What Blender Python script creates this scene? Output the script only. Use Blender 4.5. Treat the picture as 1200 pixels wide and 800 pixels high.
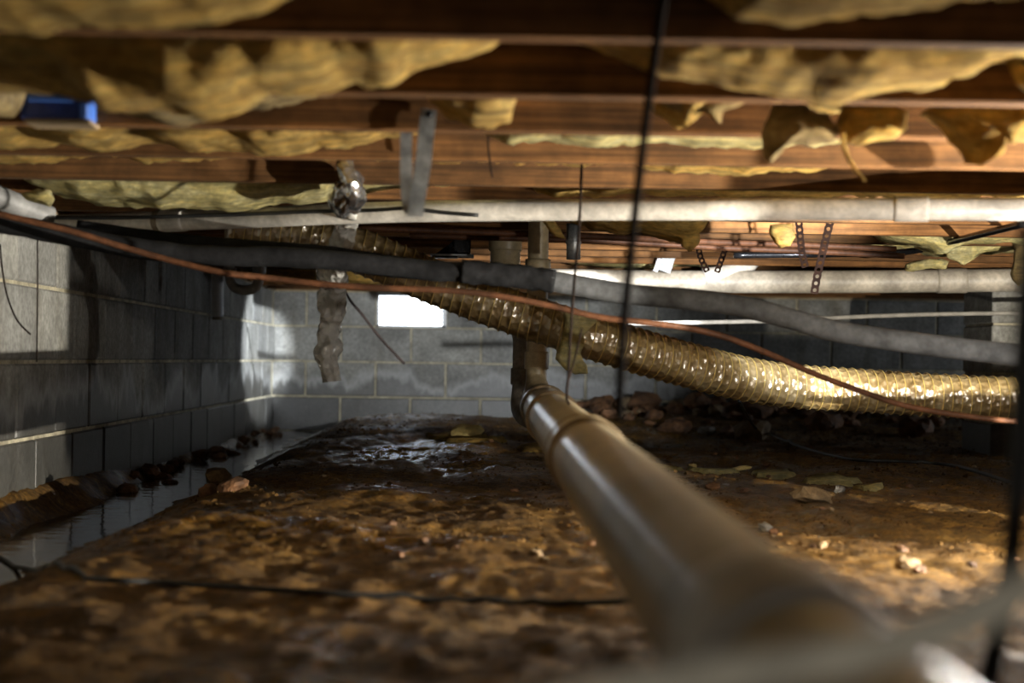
import bpy, bmesh, math, random
from mathutils import Vector, Matrix, noise

for o in list(bpy.data.objects):
    bpy.data.objects.remove(o, do_unlink=True)
scene = bpy.context.scene
C = scene.collection
random.seed(7)

# ------------------------------------------------------------------ camera
F = 1961.0            # focal length in pixels of the 1200 px wide frame
PX, PY = 560.0, 421.0  # vanishing point of the long walls
ROLL = math.radians(0.9)
CZ = 0.45             # lens height above the trench bottom
cd = bpy.data.cameras.new('camera')
cam = bpy.data.objects.new('camera', cd)
C.objects.link(cam)
cd.sensor_width = 36.0
cd.lens = F / 1200 * 36
cd.shift_x = (600 - PX) / 1200
cd.shift_y = (PY - 400) / 1200
cd.clip_start = 0.02
cam.matrix_world = Matrix.Translation((0, 0, CZ)) @ Matrix.Rotation(math.radians(90), 4, 'X') @ Matrix.Rotation(ROLL, 4, 'Z')
cd.dof.use_dof = True
cd.dof.focus_distance = 5.0
cd.dof.aperture_fstop = 3.2
scene.camera = cam

# ------------------------------------------------------------------ world, exposure
w = bpy.data.worlds.new('world')
scene.world = w
w.use_nodes = True
w.node_tree.nodes['Background'].inputs[0].default_value = (0.55, 0.66, 0.85, 1)
w.node_tree.nodes['Background'].inputs[1].default_value = 0.5
scene.view_settings.view_transform = 'Standard'
scene.view_settings.look = 'None'
scene.view_settings.exposure = 0.0
scene.view_settings.gamma = 1.0
scene.view_settings.use_curve_mapping = False

LAMP_POS = (1.9, 2.6, CZ - 0.19)
LAMP_POWER = 630.0
FILL_POS = (1.14, 2.92, CZ + 0.03)
FILL_POWER = 34.0  # added fill lamp out of frame
SIDE_FILL_POWER = 9.0             # added fill from the right wall onto the rubble heap
FILL_WALL_POWER = 1000.0      # added wide beam on the back wall
FILL_CORNER_POWER = 6500.0   # added narrow beam into the far left corner
REAR_FILL_POWER = 2.6  # added fill from behind the camera

# added fill light behind the camera; no opening is built there
al = bpy.data.lights.new('rear_fill', 'AREA')
al.shape = 'RECTANGLE'
al.size, al.size_y = 1.0, 0.45
al.energy = REAR_FILL_POWER
al.color = (1.0, 0.93, 0.82)
ao = bpy.data.objects.new('rear_fill', al)
C.objects.link(ao)
ao.location = (0.1, -0.56, 0.40)
ao.rotation_euler = (math.radians(90), 0, 0)


vl = bpy.data.lights.new('side_fill', 'AREA')  # added fill light for the rubble heap, set before the right wall
vl.shape = 'RECTANGLE'
vl.size, vl.size_y = 0.36, 0.17
vl.energy = SIDE_FILL_POWER
vl.color = (0.80, 0.90, 1.0)
vo_ = bpy.data.objects.new('side_fill', vl)
C.objects.link(vo_)
vo_.location = (4.55, 8.35, CZ + 0.28)
vo_.rotation_euler = (math.radians(90), 0, math.radians(90))


# ------------------------------------------------------------------ helpers
def at(px, py, d):
    """world point seen at pixel (px,py) at depth d along the wall direction"""
    u, v = px - PX, PY - py
    c, s = math.cos(ROLL), math.sin(ROLL)
    return Vector(((u * c - v * s) * d / F, d, (u * s + v * c) * d / F + CZ))


def mesh(name, verts, faces, mat=None, parent=None, smooth=True):
    me = bpy.data.meshes.new(name)
    me.from_pydata([tuple(v) for v in verts], [], faces)
    if smooth:
        me.polygons.foreach_set('use_smooth', [True] * len(me.polygons))
    me.update()
    return link(name, me, mat, parent)


def link(name, me, mat=None, parent=None):
    o = bpy.data.objects.new(name, me)
    C.objects.link(o)
    if mat is not None and not me.materials:
        me.materials.append(mat)
    if parent is not None:
        o.parent = parent
    return o


def tag(o, label, cat, group=None, kind=None):
    o['label'] = label
    o['category'] = cat
    if group:
        o['group'] = group
    if kind:
        o['kind'] = kind
    return o


def struct(o):
    o['kind'] = 'structure'
    return o


def empty(name, loc=(0, 0, 0), rz=0):
    o = bpy.data.objects.new(name, None)
    C.objects.link(o)
    o.location = loc
    o.rotation_euler = (0, 0, rz)
    o.empty_display_size = 0.05
    return o


def box_data(name, x0, x1, y0, y1, z0, z1, bevel=0.0, seg=1):
    bm = bmesh.new()
    bmesh.ops.create_cube(bm, size=1.0)
    for v in bm.verts:
        v.co = Vector(((x0 + x1) / 2 + v.co.x * (x1 - x0), (y0 + y1) / 2 + v.co.y * (y1 - y0), (z0 + z1) / 2 + v.co.z * (z1 - z0)))
    if bevel:
        bmesh.ops.bevel(bm, geom=bm.edges[:], offset=bevel, segments=seg, affect='EDGES', profile=0.5)
    me = bpy.data.meshes.new(name)
    bm.to_mesh(me)
    bm.free()
    return me


def box(name, x0, x1, y0, y1, z0, z1, mat, parent=None, bevel=0.0):
    return link(name, box_data(name, x0, x1, y0, y1, z0, z1, bevel), mat, parent)


def spline(pts, n):
    """Catmull-Rom through pts (Vectors of any size as tuples)"""
    P = [Vector(p) for p in pts]
    P = [P[0] * 2 - P[1]] + P + [P[-1] * 2 - P[-2]]
    out = []
    for i in range(1, len(P) - 2):
        for k in range(n):
            t = k / n
            p0, p1, p2, p3 = P[i - 1], P[i], P[i + 1], P[i + 2]
            out.append(0.5 * ((2 * p1) + (-p0 + p2) * t + (2 * p0 - 5 * p1 + 4 * p2 - p3) * t * t + (-p0 + 3 * p1 - 3 * p2 + p3) * t ** 3))
    out.append(P[-2].copy())
    return out


def resample(P, step):
    L = [0.0]
    for a, b in zip(P, P[1:]):
        L.append(L[-1] + (b - a).length)
    n = max(2, int(L[-1] / step))
    out, j = [], 0
    for k in range(n + 1):
        s = L[-1] * k / n
        while j < len(L) - 2 and L[j + 1] < s:
            j += 1
        t = (s - L[j]) / max(1e-9, L[j + 1] - L[j])
        out.append(P[j].lerp(P[j + 1], t))
    return out


def frames(P):
    T = []
    for i in range(len(P)):
        a = P[max(0, i - 1)]
        b = P[min(len(P) - 1, i + 1)]
        T.append((b - a).normalized())
    up = Vector((0, 0, 1)) if abs(T[0].z) < 0.9 else Vector((0, 1, 0))
    N = (up - T[0] * up.dot(T[0])).normalized()
    fr = []
    for t in T:
        N = (N - t * N.dot(t)).normalized()
        fr.append((t, N, t.cross(N)))
    return fr


def sweep_data(P, rad, seg=16, caps=True):
    fr = frames(P)
    V, Fc = [], []
    for i, (p, (t, n, b)) in enumerate(zip(P, fr)):
        for k in range(seg):
            a = 2 * math.pi * k / seg
            r = rad(i, a) if callable(rad) else (rad[i] if isinstance(rad, (list, tuple)) else rad)
            V.append(p + (n * math.cos(a) + b * math.sin(a)) * r)
    for i in range(len(P) - 1):
        for k in range(seg):
            k2 = (k + 1) % seg
            Fc.append((i * seg + k, i * seg + k2, (i + 1) * seg + k2, (i + 1) * seg + k))
    if caps:
        Fc.append(tuple(range(seg - 1, -1, -1)))
        Fc.append(tuple((len(P) - 1) * seg + k for k in range(seg)))
    return V, Fc


def tube(name, P, rad, mat, parent=None, seg=16, caps=True):
    V, Fc = sweep_data(P, rad, seg, caps)
    return mesh(name, V, Fc, mat, parent)


def ring(name, p, t, r0, r1, length, mat, parent=None, seg=28):
    """a collar round an axis: p centre, t axis"""
    t = Vector(t).normalized()
    P = [p - t * length / 2, p - t * length / 2 * 0.999, p - t * length / 2 * 0.8, p + t * length / 2 * 0.8, p + t * length / 2 * 0.999, p + t * length / 2]
    R = [r0 * 0.98, r1 * 0.985, r1, r1, r1 * 0.985, r0 * 0.98]
    return tube(name, P, R, mat, parent, seg)


def fbm(x, y, z, oct=4):
    return noise.fractal(Vector((x, y, z)), 0.9, 2.1, oct)


def sstep(a, b, x):
    t = max(0.0, min(1.0, (x - a) / (b - a)))
    return t * t * (3 - 2 * t)


# ------------------------------------------------------------------ materials
def material(name):
    m = bpy.data.materials.new(name)
    m.use_nodes = True
    nt = m.node_tree
    return m, nt, nt.nodes['Principled BSDF']


def nd(nt, typ, **kw):
    n = nt.nodes.new(typ)
    for k, v in kw.items():
        if k in n.inputs.keys():
            n.inputs[k].default_value = v
        else:
            setattr(n, k, v)
    return n


def coords(nt, scale=(1, 1, 1), kind='Object', rot=(0, 0, 0)):
    tc = nt.nodes.new('ShaderNodeTexCoord')
    mp = nt.nodes.new('ShaderNodeMapping')
    mp.inputs['Scale'].default_value = scale
    mp.inputs['Rotation'].default_value = rot
    if kind == 'World':
        g = nt.nodes.new('ShaderNodeNewGeometry')
        nt.links.new(g.outputs['Position'], mp.inputs[0])
    else:
        nt.links.new(tc.outputs[kind], mp.inputs[0])
    return mp.outputs[0]


def ramp(nt, fac, stops):
    r = nt.nodes.new('ShaderNodeValToRGB')
    e = r.color_ramp.elements
    while len(e) < len(stops):
        e.new(0.5)
    for el, (p, c) in zip(e, stops):
        el.position = p
        el.color = (*c, 1) if len(c) == 3 else c
    nt.links.new(fac, r.inputs[0])
    return r.outputs[0]


def noise_tex(nt, co, scale, detail=4, rough=0.55):
    n = nd(nt, 'ShaderNodeTexNoise', Scale=scale, Detail=detail, Roughness=rough)
    nt.links.new(co, n.inputs['Vector'])
    return n.outputs['Fac']


def bump(nt, bs, height, strength=0.3, dist=0.01, chain=None):
    b = nd(nt, 'ShaderNodeBump', Strength=strength, Distance=dist)
    nt.links.new(height, b.inputs['Height'])
    if chain is not None:
        nt.links.new(chain, b.inputs['Normal'])
    nt.links.new(b.outputs[0], bs.inputs['Normal'])
    return b.outputs[0]


def mixc(nt, fac, a, b, mode='MIX'):
    m = nt.nodes.new('ShaderNodeMix')
    m.data_type = 'RGBA'
    m.blend_type = mode
    for sock, val in ((m.inputs['Factor'], fac), (m.inputs['A'], a), (m.inputs['B'], b)):
        pass
    fs, as_, bs_ = m.inputs[0], m.inputs[6], m.inputs[7]
    for s, v in ((fs, fac), (as_, a), (bs_, b)):
        if hasattr(v, 'is_linked') or hasattr(v, 'links'):
            nt.links.new(v, s)
        elif isinstance(v, (int, float)):
            s.default_value = v
        else:
            s.default_value = (*v, 1)
    return m.outputs[2]


def speckle(nt, c, scale, lo, hi, stretch=(1, 1, 1), detail=5, a=0.38, b=0.62, rough=0.65):
    f = noise_tex(nt, coords(nt, stretch, 'World'), scale, detail, rough)
    return mixc(nt, 1.0, c, ramp(nt, f, [(a, (lo, lo, lo)), (b, (hi, hi, hi))]), 'MULTIPLY')


def simple(name, col, rough=0.5, metal=0.0, var=0.35, scale=12, stretch=(1, 1, 1), bumpk=0.15, bdist=0.004, coat=0.0, spec=0.5, kind='World'):
    m, nt, bs = material(name)
    co = coords(nt, stretch, kind)
    f = noise_tex(nt, co, scale, 5)
    dark = tuple(c * (1 - var) for c in col)
    light = tuple(min(1, c * (1 + var * 0.5)) for c in col)
    cc = ramp(nt, f, [(0.36, dark), (0.62, light)])
    cc = speckle(nt, cc, scale * 7, 1 - 0.55 * var, 1 + 0.25 * var, stretch)
    nt.links.new(cc, bs.inputs['Base Color'])
    bs.inputs['Roughness'].default_value = rough
    bs.inputs['Metallic'].default_value = metal
    bs.inputs['Coat Weight'].default_value = coat
    bs.inputs['Coat Roughness'].default_value = 0.15
    bs.inputs['Specular IOR Level'].default_value = spec
    if bumpk:
        f2 = noise_tex(nt, co, scale * 4, 4)
        bump(nt, bs, f2, bumpk, bdist)
    return m


def m_block():
    m, nt, bs = material('concrete_block')
    co = coords(nt, (1, 1, 1), 'World')
    oi = nt.nodes.new('ShaderNodeObjectInfo')
    base = ramp(nt, noise_tex(nt, co, 9, 6, 0.65), [(0.25, (0.21, 0.205, 0.19)), (0.5, (0.30, 0.295, 0.275)), (0.8, (0.40, 0.395, 0.375))])
    rnd = ramp(nt, oi.outputs['Random'], [(0.0, (0.80, 0.80, 0.80)), (1.0, (1.05, 1.04, 1.0))])
    c = mixc(nt, 1.0, base, rnd, 'MULTIPLY')
    # vertical damp streaks and yellowish rust runs
    st = noise_tex(nt, coords(nt, (3.5, 3.5, 0.9), 'World'), 2.2, 6, 0.65)
    stm = ramp(nt, st, [(0.50, (0, 0, 0)), (0.75, (0.7, 0.7, 0.7))])
    c = mixc(nt, stm, c, (0.13, 0.11, 0.075))
    c = speckle(nt, c, 60, 0.72, 1.15)
    c = speckle(nt, c, 3.0, 0.75, 1.12)
    # ragged wet tide line low on the wall, lime bloom above it
    g = nt.nodes.new('ShaderNodeNewGeometry')
    sx = nt.nodes.new('ShaderNodeSeparateXYZ')
    nt.links.new(g.outputs['Position'], sx.inputs[0])
    wob = noise_tex(nt, coords(nt, (1.6, 1.6, 0.5), 'World'), 2.0, 6, 0.65)
    a = nd(nt, 'ShaderNodeMath', operation='MULTIPLY_ADD')
    nt.links.new(wob, a.inputs[0])
    a.inputs[1].default_value = 0.55
    nt.links.new(sx.outputs['Z'], a.inputs[2])
    wet = ramp(nt, a.outputs[0], [(0.55, (1, 1, 1)), (0.68, (0, 0, 0))])
    c = mixc(nt, wet, c, mixc(nt, 1.0, c, (0.27, 0.265, 0.26), 'MULTIPLY'))
    bloom = ramp(nt, a.outputs[0], [(0.55, (0, 0, 0)), (0.59, (0.35, 0.35, 0.35)), (0.64, (0, 0, 0))])
    c = mixc(nt, bloom, c, (0.55, 0.55, 0.54))
    nt.links.new(c, bs.inputs['Base Color'])
    ro = ramp(nt, wet, [(0.0, (0.85, 0.85, 0.85)), (1.0, (0.38, 0.38, 0.38))])
    nt.links.new(ro, bs.inputs['Roughness'])
    bump(nt, bs, noise_tex(nt, co, 90, 4, 0.7), 0.35, 0.004)
    return m


def m_wood(name, col, dark=0.4):
    m, nt, bs = material(name)
    co = coords(nt, (0.8, 9, 14), 'World')
    oi = nt.nodes.new('ShaderNodeObjectInfo')
    g = noise_tex(nt, co, 3.0, 6, 0.6)
    c = ramp(nt, g, [(0.3, tuple(v * dark for v in col)), (0.7, col)])
    st = noise_tex(nt, coords(nt, (1, 1, 1), 'World'), 2.1, 4, 0.6)
    c = mixc(nt, ramp(nt, st, [(0.45, (0, 0, 0)), (0.7, (0.6, 0.6, 0.6))]), c, tuple(v * 0.35 for v in col))
    c = mixc(nt, 1.0, c, ramp(nt, oi.outputs['Random'], [(0, (0.8, 0.8, 0.8)), (1, (1.15, 1.1, 1.05))]), 'MULTIPLY')
    c = speckle(nt, c, 4.0, 0.55, 1.2, (0.5, 16, 24), 7, 0.4, 0.6)
    c = speckle(nt, c, 14, 0.7, 1.15)
    nt.links.new(c, bs.inputs['Base Color'])
    bs.inputs['Roughness'].default_value = 0.8
    bs.inputs['Specular IOR Level'].default_value = 0.2
    bump(nt, bs, g, 0.25, 0.004)
    return m


def m_insul(name, a, b, c3):
    m, nt, bs = material(name)
    co = coords(nt, (1.0, 2.4, 2.4), 'World')
    f = noise_tex(nt, co, 9, 8, 0.76)
    col = ramp(nt, f, [(0.26, c3), (0.46, a), (0.70, b)])
    st = noise_tex(nt, coords(nt, (1, 1, 1), 'World'), 3.5, 5, 0.6)
    col = mixc(nt, ramp(nt, st, [(0.52, (0, 0, 0)), (0.72, (0.55, 0.55, 0.55))]), col, c3)
    col = speckle(nt, col, 9, 0.50, 1.15, (0.45, 2.6, 4.5), 8, 0.40, 0.60, 0.72)
    col = speckle(nt, col, 55, 0.72, 1.1)
    nt.links.new(col, bs.inputs['Base Color'])
    bs.inputs['Roughness'].default_value = 0.95
    bs.inputs['Specular IOR Level'].default_value = 0.1
    bs.inputs['Sheen Weight'].default_value = 0.05
    h1 = noise_tex(nt, coords(nt, (0.6, 2.5, 2.5), 'World'), 26, 8, 0.75)
    bump(nt, bs, h1, 1.0, 0.035)
    tr = nt.nodes.new('ShaderNodeBsdfTranslucent')
    nt.links.new(col, tr.inputs['Color'])
    mx = nd(nt, 'ShaderNodeMixShader')
    mx.inputs[0].default_value = 0.18
    nt.links.new(bs.outputs[0], mx.inputs[1])
    nt.links.new(tr.outputs[0], mx.inputs[2])
    out = [n for n in nt.nodes if n.type == 'OUTPUT_MATERIAL'][0]
    nt.links.new(mx.outputs[0], out.inputs[0])
    return m


def m_ground():
    m, nt, bs = material('wet_clay_soil')
    co = coords(nt, (1, 1, 1), 'World')
    f = noise_tex(nt, co, 4.5, 8, 0.66)
    c = ramp(nt, f, [(0.25, (0.095, 0.045, 0.008)), (0.48, (0.19, 0.096, 0.017)), (0.62, (0.27, 0.145, 0.029)), (0.82, (0.37, 0.22, 0.055))])
    f2 = noise_tex(nt, co, 1.3, 4, 0.5)
    c = mixc(nt, ramp(nt, f2, [(0.45, (0, 0, 0)), (0.68, (0.75, 0.75, 0.75))]), c, (0.085, 0.045, 0.018))
    f4 = noise_tex(nt, co, 38, 5, 0.7)
    c = mixc(nt, 1.0, c, ramp(nt, f4, [(0.36, (0.42, 0.40, 0.38)), (0.64, (1.3, 1.28, 1.2))]), 'MULTIPLY')
    c = speckle(nt, c, 110, 0.6, 1.25)
    c = speckle(nt, c, 14, 0.65, 1.2, (1, 0.5, 1))
    nt.links.new(c, bs.inputs['Base Color'])
    bs.inputs['Specular IOR Level'].default_value = 0.24
    wet = noise_tex(nt, coords(nt, (1, 0.7, 1), 'World'), 1.9, 4, 0.6)
    nt.links.new(ramp(nt, wet, [(0.42, (0.20, 0.20, 0.20)), (0.60, (0.8, 0.8, 0.8))]), bs.inputs['Roughness'])
    b1 = bump(nt, bs, noise_tex(nt, co, 16, 7, 0.68), 0.8, 0.03)
    bump(nt, bs, noise_tex(nt, co, 48, 6, 0.75), 0.9, 0.014, b1)
    return m


def m_duct():
    m, nt, bs = material('duct_film_jacket')
    co = coords(nt, (1, 1, 1), 'World')
    f = noise_tex(nt, co, 20, 5, 0.6)
    nt.links.new(ramp(nt, f, [(0.3, (0.17, 0.105, 0.04)), (0.5, (0.31, 0.22, 0.095)), (0.68, (0.46, 0.36, 0.20))]), bs.inputs['Base Color'])
    bs.inputs['Roughness'].default_value = 0.42
    bs.inputs['Metallic'].default_value = 0.25
    bs.inputs['Coat Weight'].default_value = 1.0
    bs.inputs['Coat Roughness'].default_value = 0.2
    bs.inputs['Coat IOR'].default_value = 2.3
    vo = nd(nt, 'ShaderNodeTexVoronoi', Scale=55.0)
    vo.feature = 'F1'
    nt.links.new(co, vo.inputs['Vector'])
    b1 = bump(nt, bs, vo.outputs['Distance'], 0.75, 0.008)
    b2 = bump(nt, bs, noise_tex(nt, co, 70, 3, 0.6), 0.35, 0.004, b1)
    nt.links.new(b2, bs.inputs['Coat Normal'])
    return m


def m_foil(name, col, rough, trans=0.0):
    m, nt, bs = material(name)
    co = coords(nt, (1, 1, 1), 'World')
    vo = nd(nt, 'ShaderNodeTexVoronoi', Scale=42.0)
    nt.links.new(co, vo.inputs['Vector'])
    bs.inputs['Base Color'].default_value = (*col, 1)
    nt.links.new(ramp(nt, noise_tex(nt, co, 25, 4), [(0.3, tuple(c * 0.6 for c in col)), (0.7, col)]), bs.inputs['Base Color'])
    bs.inputs['Roughness'].default_value = rough
    bs.inputs['Metallic'].default_value = 0.0 if trans else 0.95
    bs.inputs['Transmission Weight'].default_value = trans
    bs.inputs['IOR'].default_value = 1.3
    bump(nt, bs, vo.outputs['Distance'], 0.9, 0.012)
    return m


M = {}
M['block'] = m_block()
M['mortar'] = simple('mortar', (0.46, 0.41, 0.29), 0.9, var=0.4, scale=14, bumpk=0.4)
M['ground'] = m_ground()
M['joist'] = m_wood('joist_wood', (0.205, 0.094, 0.030))
M['subfloor'] = m_wood('subfloor_wood', (0.12, 0.065, 0.035))
M['sill'] = m_wood('sill_wood', (0.46, 0.33, 0.19))
M['insul'] = m_insul('yellow_fibreglass', (0.74, 0.44, 0.095), (0.88, 0.64, 0.22), (0.38, 0.20, 0.045))
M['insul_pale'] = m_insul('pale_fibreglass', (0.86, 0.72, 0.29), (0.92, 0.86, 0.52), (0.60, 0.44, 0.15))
M['insul_grey'] = m_insul('dusty_fibreglass', (0.48, 0.33, 0.13), (0.68, 0.52, 0.25), (0.22, 0.14, 0.06))
M['pvc_dust'] = simple('dusty_tan_white_pvc', (0.47, 0.41, 0.33), 0.5, var=0.35, scale=9, bumpk=0.08)
M['pvc'] = simple('dusty_white_pvc', (0.60, 0.56, 0.50), 0.42, var=0.3, scale=9, bumpk=0.08)
M['pvc_pale'] = simple('dull_grey_pvc', (0.27, 0.265, 0.26), 0.55, var=0.3, scale=9, bumpk=0.08)
M['pvc_tan'] = simple('tan_weathered_pvc', (0.50, 0.40, 0.24), 0.4, var=0.35, scale=7, bumpk=0.1)
M['pvc_drain'] = simple('grey_tan_drain_pvc', (0.36, 0.295, 0.185), 0.36, var=0.35, scale=5, bumpk=0.08, coat=0.18)
M['pvc_drain_dark'] = simple('dirty_drain_collar', (0.23, 0.17, 0.10), 0.45, var=0.4, scale=14, bumpk=0.1)
M['pvc_grey'] = simple('dirty_grey_pvc', (0.24, 0.21, 0.17), 0.5, var=0.5, scale=12, bumpk=0.15)
M['rubber'] = simple('black_foam_sleeve', (0.012, 0.012, 0.013), 0.8, spec=0.12, var=0.5, scale=15, bumpk=0.25)
M['rubber_grey'] = simple('grey_foam_sleeve', (0.075, 0.077, 0.08), 0.85, spec=0.2, var=0.45, scale=9, bumpk=0.25)  # lighter grey foam for the right half of the hose
M['cable'] = simple('black_cable', (0.012, 0.012, 0.012), 0.5, var=0.3, scale=20, bumpk=0.0)
M['copper'] = simple('tarnished_copper', (0.09, 0.036, 0.016), 0.6, spec=0.2, metal=0.0, var=0.5, scale=12, bumpk=0.08)
M['wire'] = simple('rusty_wire', (0.014, 0.009, 0.007), 0.85, spec=0.05, metal=0.0, var=0.4, scale=30, bumpk=0.0)
M['galv'] = simple('galvanised_steel', (0.42, 0.44, 0.45), 0.42, metal=0.7, var=0.4, scale=30, bumpk=0.08)
M['rust_strap'] = simple('dark_copper_strap', (0.008, 0.0035, 0.002), 0.85, spec=0.05, metal=0.0, var=0.4, scale=40, bumpk=0.05)
M['black_metal'] = simple('black_sheet_metal', (0.035, 0.035, 0.038), 0.25, metal=0.6, var=0.4, scale=10, bumpk=0.1)
M['blue'] = simple('blue_plastic', (0.02, 0.06, 0.34), 0.4, var=0.25, scale=10, bumpk=0.05)
M['blue_light'] = simple('pale_blue_plastic', (0.06, 0.16, 0.55), 0.4, var=0.25, scale=10, bumpk=0.05)
M['duct'] = m_duct()
M['duct_rib'] = simple('duct_helix_rib', (0.66, 0.48, 0.16), 0.35, metal=0.2, var=0.25, scale=20, bumpk=0.05, coat=0.6)
M['foil'] = m_foil('crumpled_foil', (0.80, 0.80, 0.82), 0.16)
M['film'] = m_foil('clear_crumpled_film', (0.95, 0.92, 0.86), 0.14, trans=0.55)
M['water'] = None
M['rock'] = simple('red_clay_clod', (0.17, 0.078, 0.030), 0.75, var=0.6, scale=16, bumpk=0.7, bdist=0.012)
M['rock_tan'] = simple('tan_clay_clod', (0.25, 0.165, 0.08), 0.8, var=0.5, scale=16, bumpk=0.6, bdist=0.01)
M['grit'] = simple('clay_grit', (0.085, 0.045, 0.013), 0.85, spec=0.1, var=0.6, scale=9, bumpk=0.2)
M['rock_grey'] = simple('grey_stone', (0.26, 0.24, 0.21), 0.8, var=0.4, scale=20, bumpk=0.5)
M['cream'] = simple('cream_foam_scrap', (0.80, 0.62, 0.24), 0.8, var=0.25, scale=22, bumpk=0.3)
M['cord'] = simple('pale_cord', (0.24, 0.22, 0.19), 0.8, var=0.2, scale=30, bumpk=0.0)
M['rope'] = simple('pale_rope', (0.82, 0.78, 0.66), 0.85, var=0.2, scale=30, bumpk=0.0)
M['white_paint'] = simple('white_enamel', (0.78, 0.79, 0.80), 0.4, var=0.1, scale=10, bumpk=0.0)

m, nt, bs = material('muddy_water')
bs.inputs['Base Color'].default_value = (0.045, 0.035, 0.022, 1)
bs.inputs['Roughness'].default_value = 0.07
bs.inputs['IOR'].default_value = 1.33
bump(nt, bs, noise_tex(nt, coords(nt, (1, 1, 1), 'World'), 14, 3), 0.10, 0.02)
M['water'] = m

m, nt, bs = material('bright_daylight_pane')
bs.inputs['Base Color'].default_value = (0.8, 0.85, 0.9, 1)
bs.inputs['Emission Color'].default_value = (0.86, 0.93, 1.0, 1)
bs.inputs['Emission Strength'].default_value = 9.0
M['pane'] = m
m, nt, bs = material('lamp_glow')
bs.inputs['Emission Color'].default_value = (1.0, 0.93, 0.82, 1)
bs.inputs['Emission Strength'].default_value = 4.0
M['bulb'] = m

# ------------------------------------------------------------------ the shell
WL, WB, WR, WF = -1.18, 9.70, 4.60, -0.60     # inner faces of the walls
COURSE = 0.203
ZTOP = CZ + 0.381
JB = CZ + 0.376                               # underside of the joists
JY = lambda k: 1.55 + 0.406 * k


def gz(x, y):
    """height of the soil"""
    wob = 0.06 * fbm(x * 1.3, y * 0.9, 3.1, 3)
    t = sstep(-0.93, -0.62, x + wob)
    z = 0.004 + (0.098 - 0.004) * t
    z += 0.035 * (1 - sstep(-1.18, -1.10, x + wob * 0.4))
    # soil banked up against the near part of the left wall
    z += 0.05 * (1 - sstep(-1.17, -1.03, x + wob * 0.5)) * (1 - sstep(4.6, 6.6, y))
    # the trench floods less towards the camera
    z += 0.07 * (1 - sstep(1.7, 2.7, y)) * (1 - t)
    # crest in the middle, berm on the right in front of the back wall
    z += 0.055 * math.exp(-((x + 0.15) / 0.55) ** 2) * sstep(5.5, 8.3, y) * (1 - sstep(8.8, 9.5, y))
    z += 0.085 * sstep(7.7, 9.1, y) * sstep(0.15, 0.7, x)
    amp = 0.75 + 0.25 * t
    z += amp * (0.022 * fbm(x * 2.1, y * 1.8, 0.3, 4) + 0.009 * fbm(x * 5.5, y * 4.0, 7.7, 4) + 0.0065 * abs(fbm(x * 21, y * 14, 2.2, 3)))
    z += amp * 0.0048 * fbm(x * 24, y * 18, 6.1, 3)
    # trowelled ridges
    z += amp * 0.006 * abs(fbm(x * 3, y * 9, 5.5, 4))
    return z


def frange(a, b, s):
    n = max(1, int(round((b - a) / s)))
    return [a + (b - a) * i / n for i in range(n)]


xs = frange(-1.22, 2.2, 0.0105) + frange(2.2, 3.6, 0.04) + frange(3.6, WR + 0.05, 0.12) + [WR + 0.05]
ys = frange(WF - 0.05, 1.0, 0.1) + frange(1.0, 5.0, 0.0145) + frange(5.0, WB + 0.05, 0.020) + [WB + 0.05]
V = [(x, y, gz(x, y)) for y in ys for x in xs]
nx = len(xs)
Fc = [(j * nx + i, j * nx + i + 1, (j + 1) * nx + i + 1, (j + 1) * nx + i) for j in range(len(ys) - 1) for i in range(nx - 1)]
floor = struct(mesh('floor', V, Fc, M['ground']))


def on_ground(px, py, lift=0.0):
    """point of the soil that is seen at this pixel"""
    d = 1.0
    while d < 9.7:
        p = at(px, py, d)
        if p.z < gz(p.x, p.y):
            break
        d += 0.01
    return Vector((p.x, p.y, gz(p.x, p.y) + lift))


# block walls: recessed mortar bed, every block its own piece
wall_left = struct(box('wall_left', WL - 0.19, WL - 0.007, WF, WB + 0.2, -0.25, ZTOP, M['mortar']))
wall_back = struct(mesh('wall_back', *(lambda: None)() or ([], []), M['mortar'])) if False else None
VX0, VX1 = -0.592, -0.186                     # the vent takes the place of one block
bmv = [(WL - 0.19, VX0, -0.25, ZTOP), (VX1, WR + 0.2, -0.25, ZTOP), (VX0, VX1, -0.25, ZTOP - COURSE)]
bm = bmesh.new()
for x0, x1, z0, z1 in bmv:
    r = bmesh.ops.create_cube(bm, size=1.0)
    for v in r['verts']:
        v.co = Vector(((x0 + x1) / 2 + v.co.x * (x1 - x0), WB + 0.007 + 0.09 + v.co.y * 0.18, (z0 + z1) / 2 + v.co.z * (z1 - z0)))
me = bpy.data.meshes.new('wall_back')
bm.to_mesh(me)
bm.free()
wall_back = struct(link('wall_back', me, M['mortar']))
wall_right = struct(box('wall_right', WR, WR + 0.19, WF, WB + 0.2, -0.25, ZTOP + 0.3, M['block']))
wall_front = struct(box('wall_front', WL - 0.19, WR + 0.19, WF - 0.19, WF, -0.25, ZTOP + 0.3, M['block']))

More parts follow.
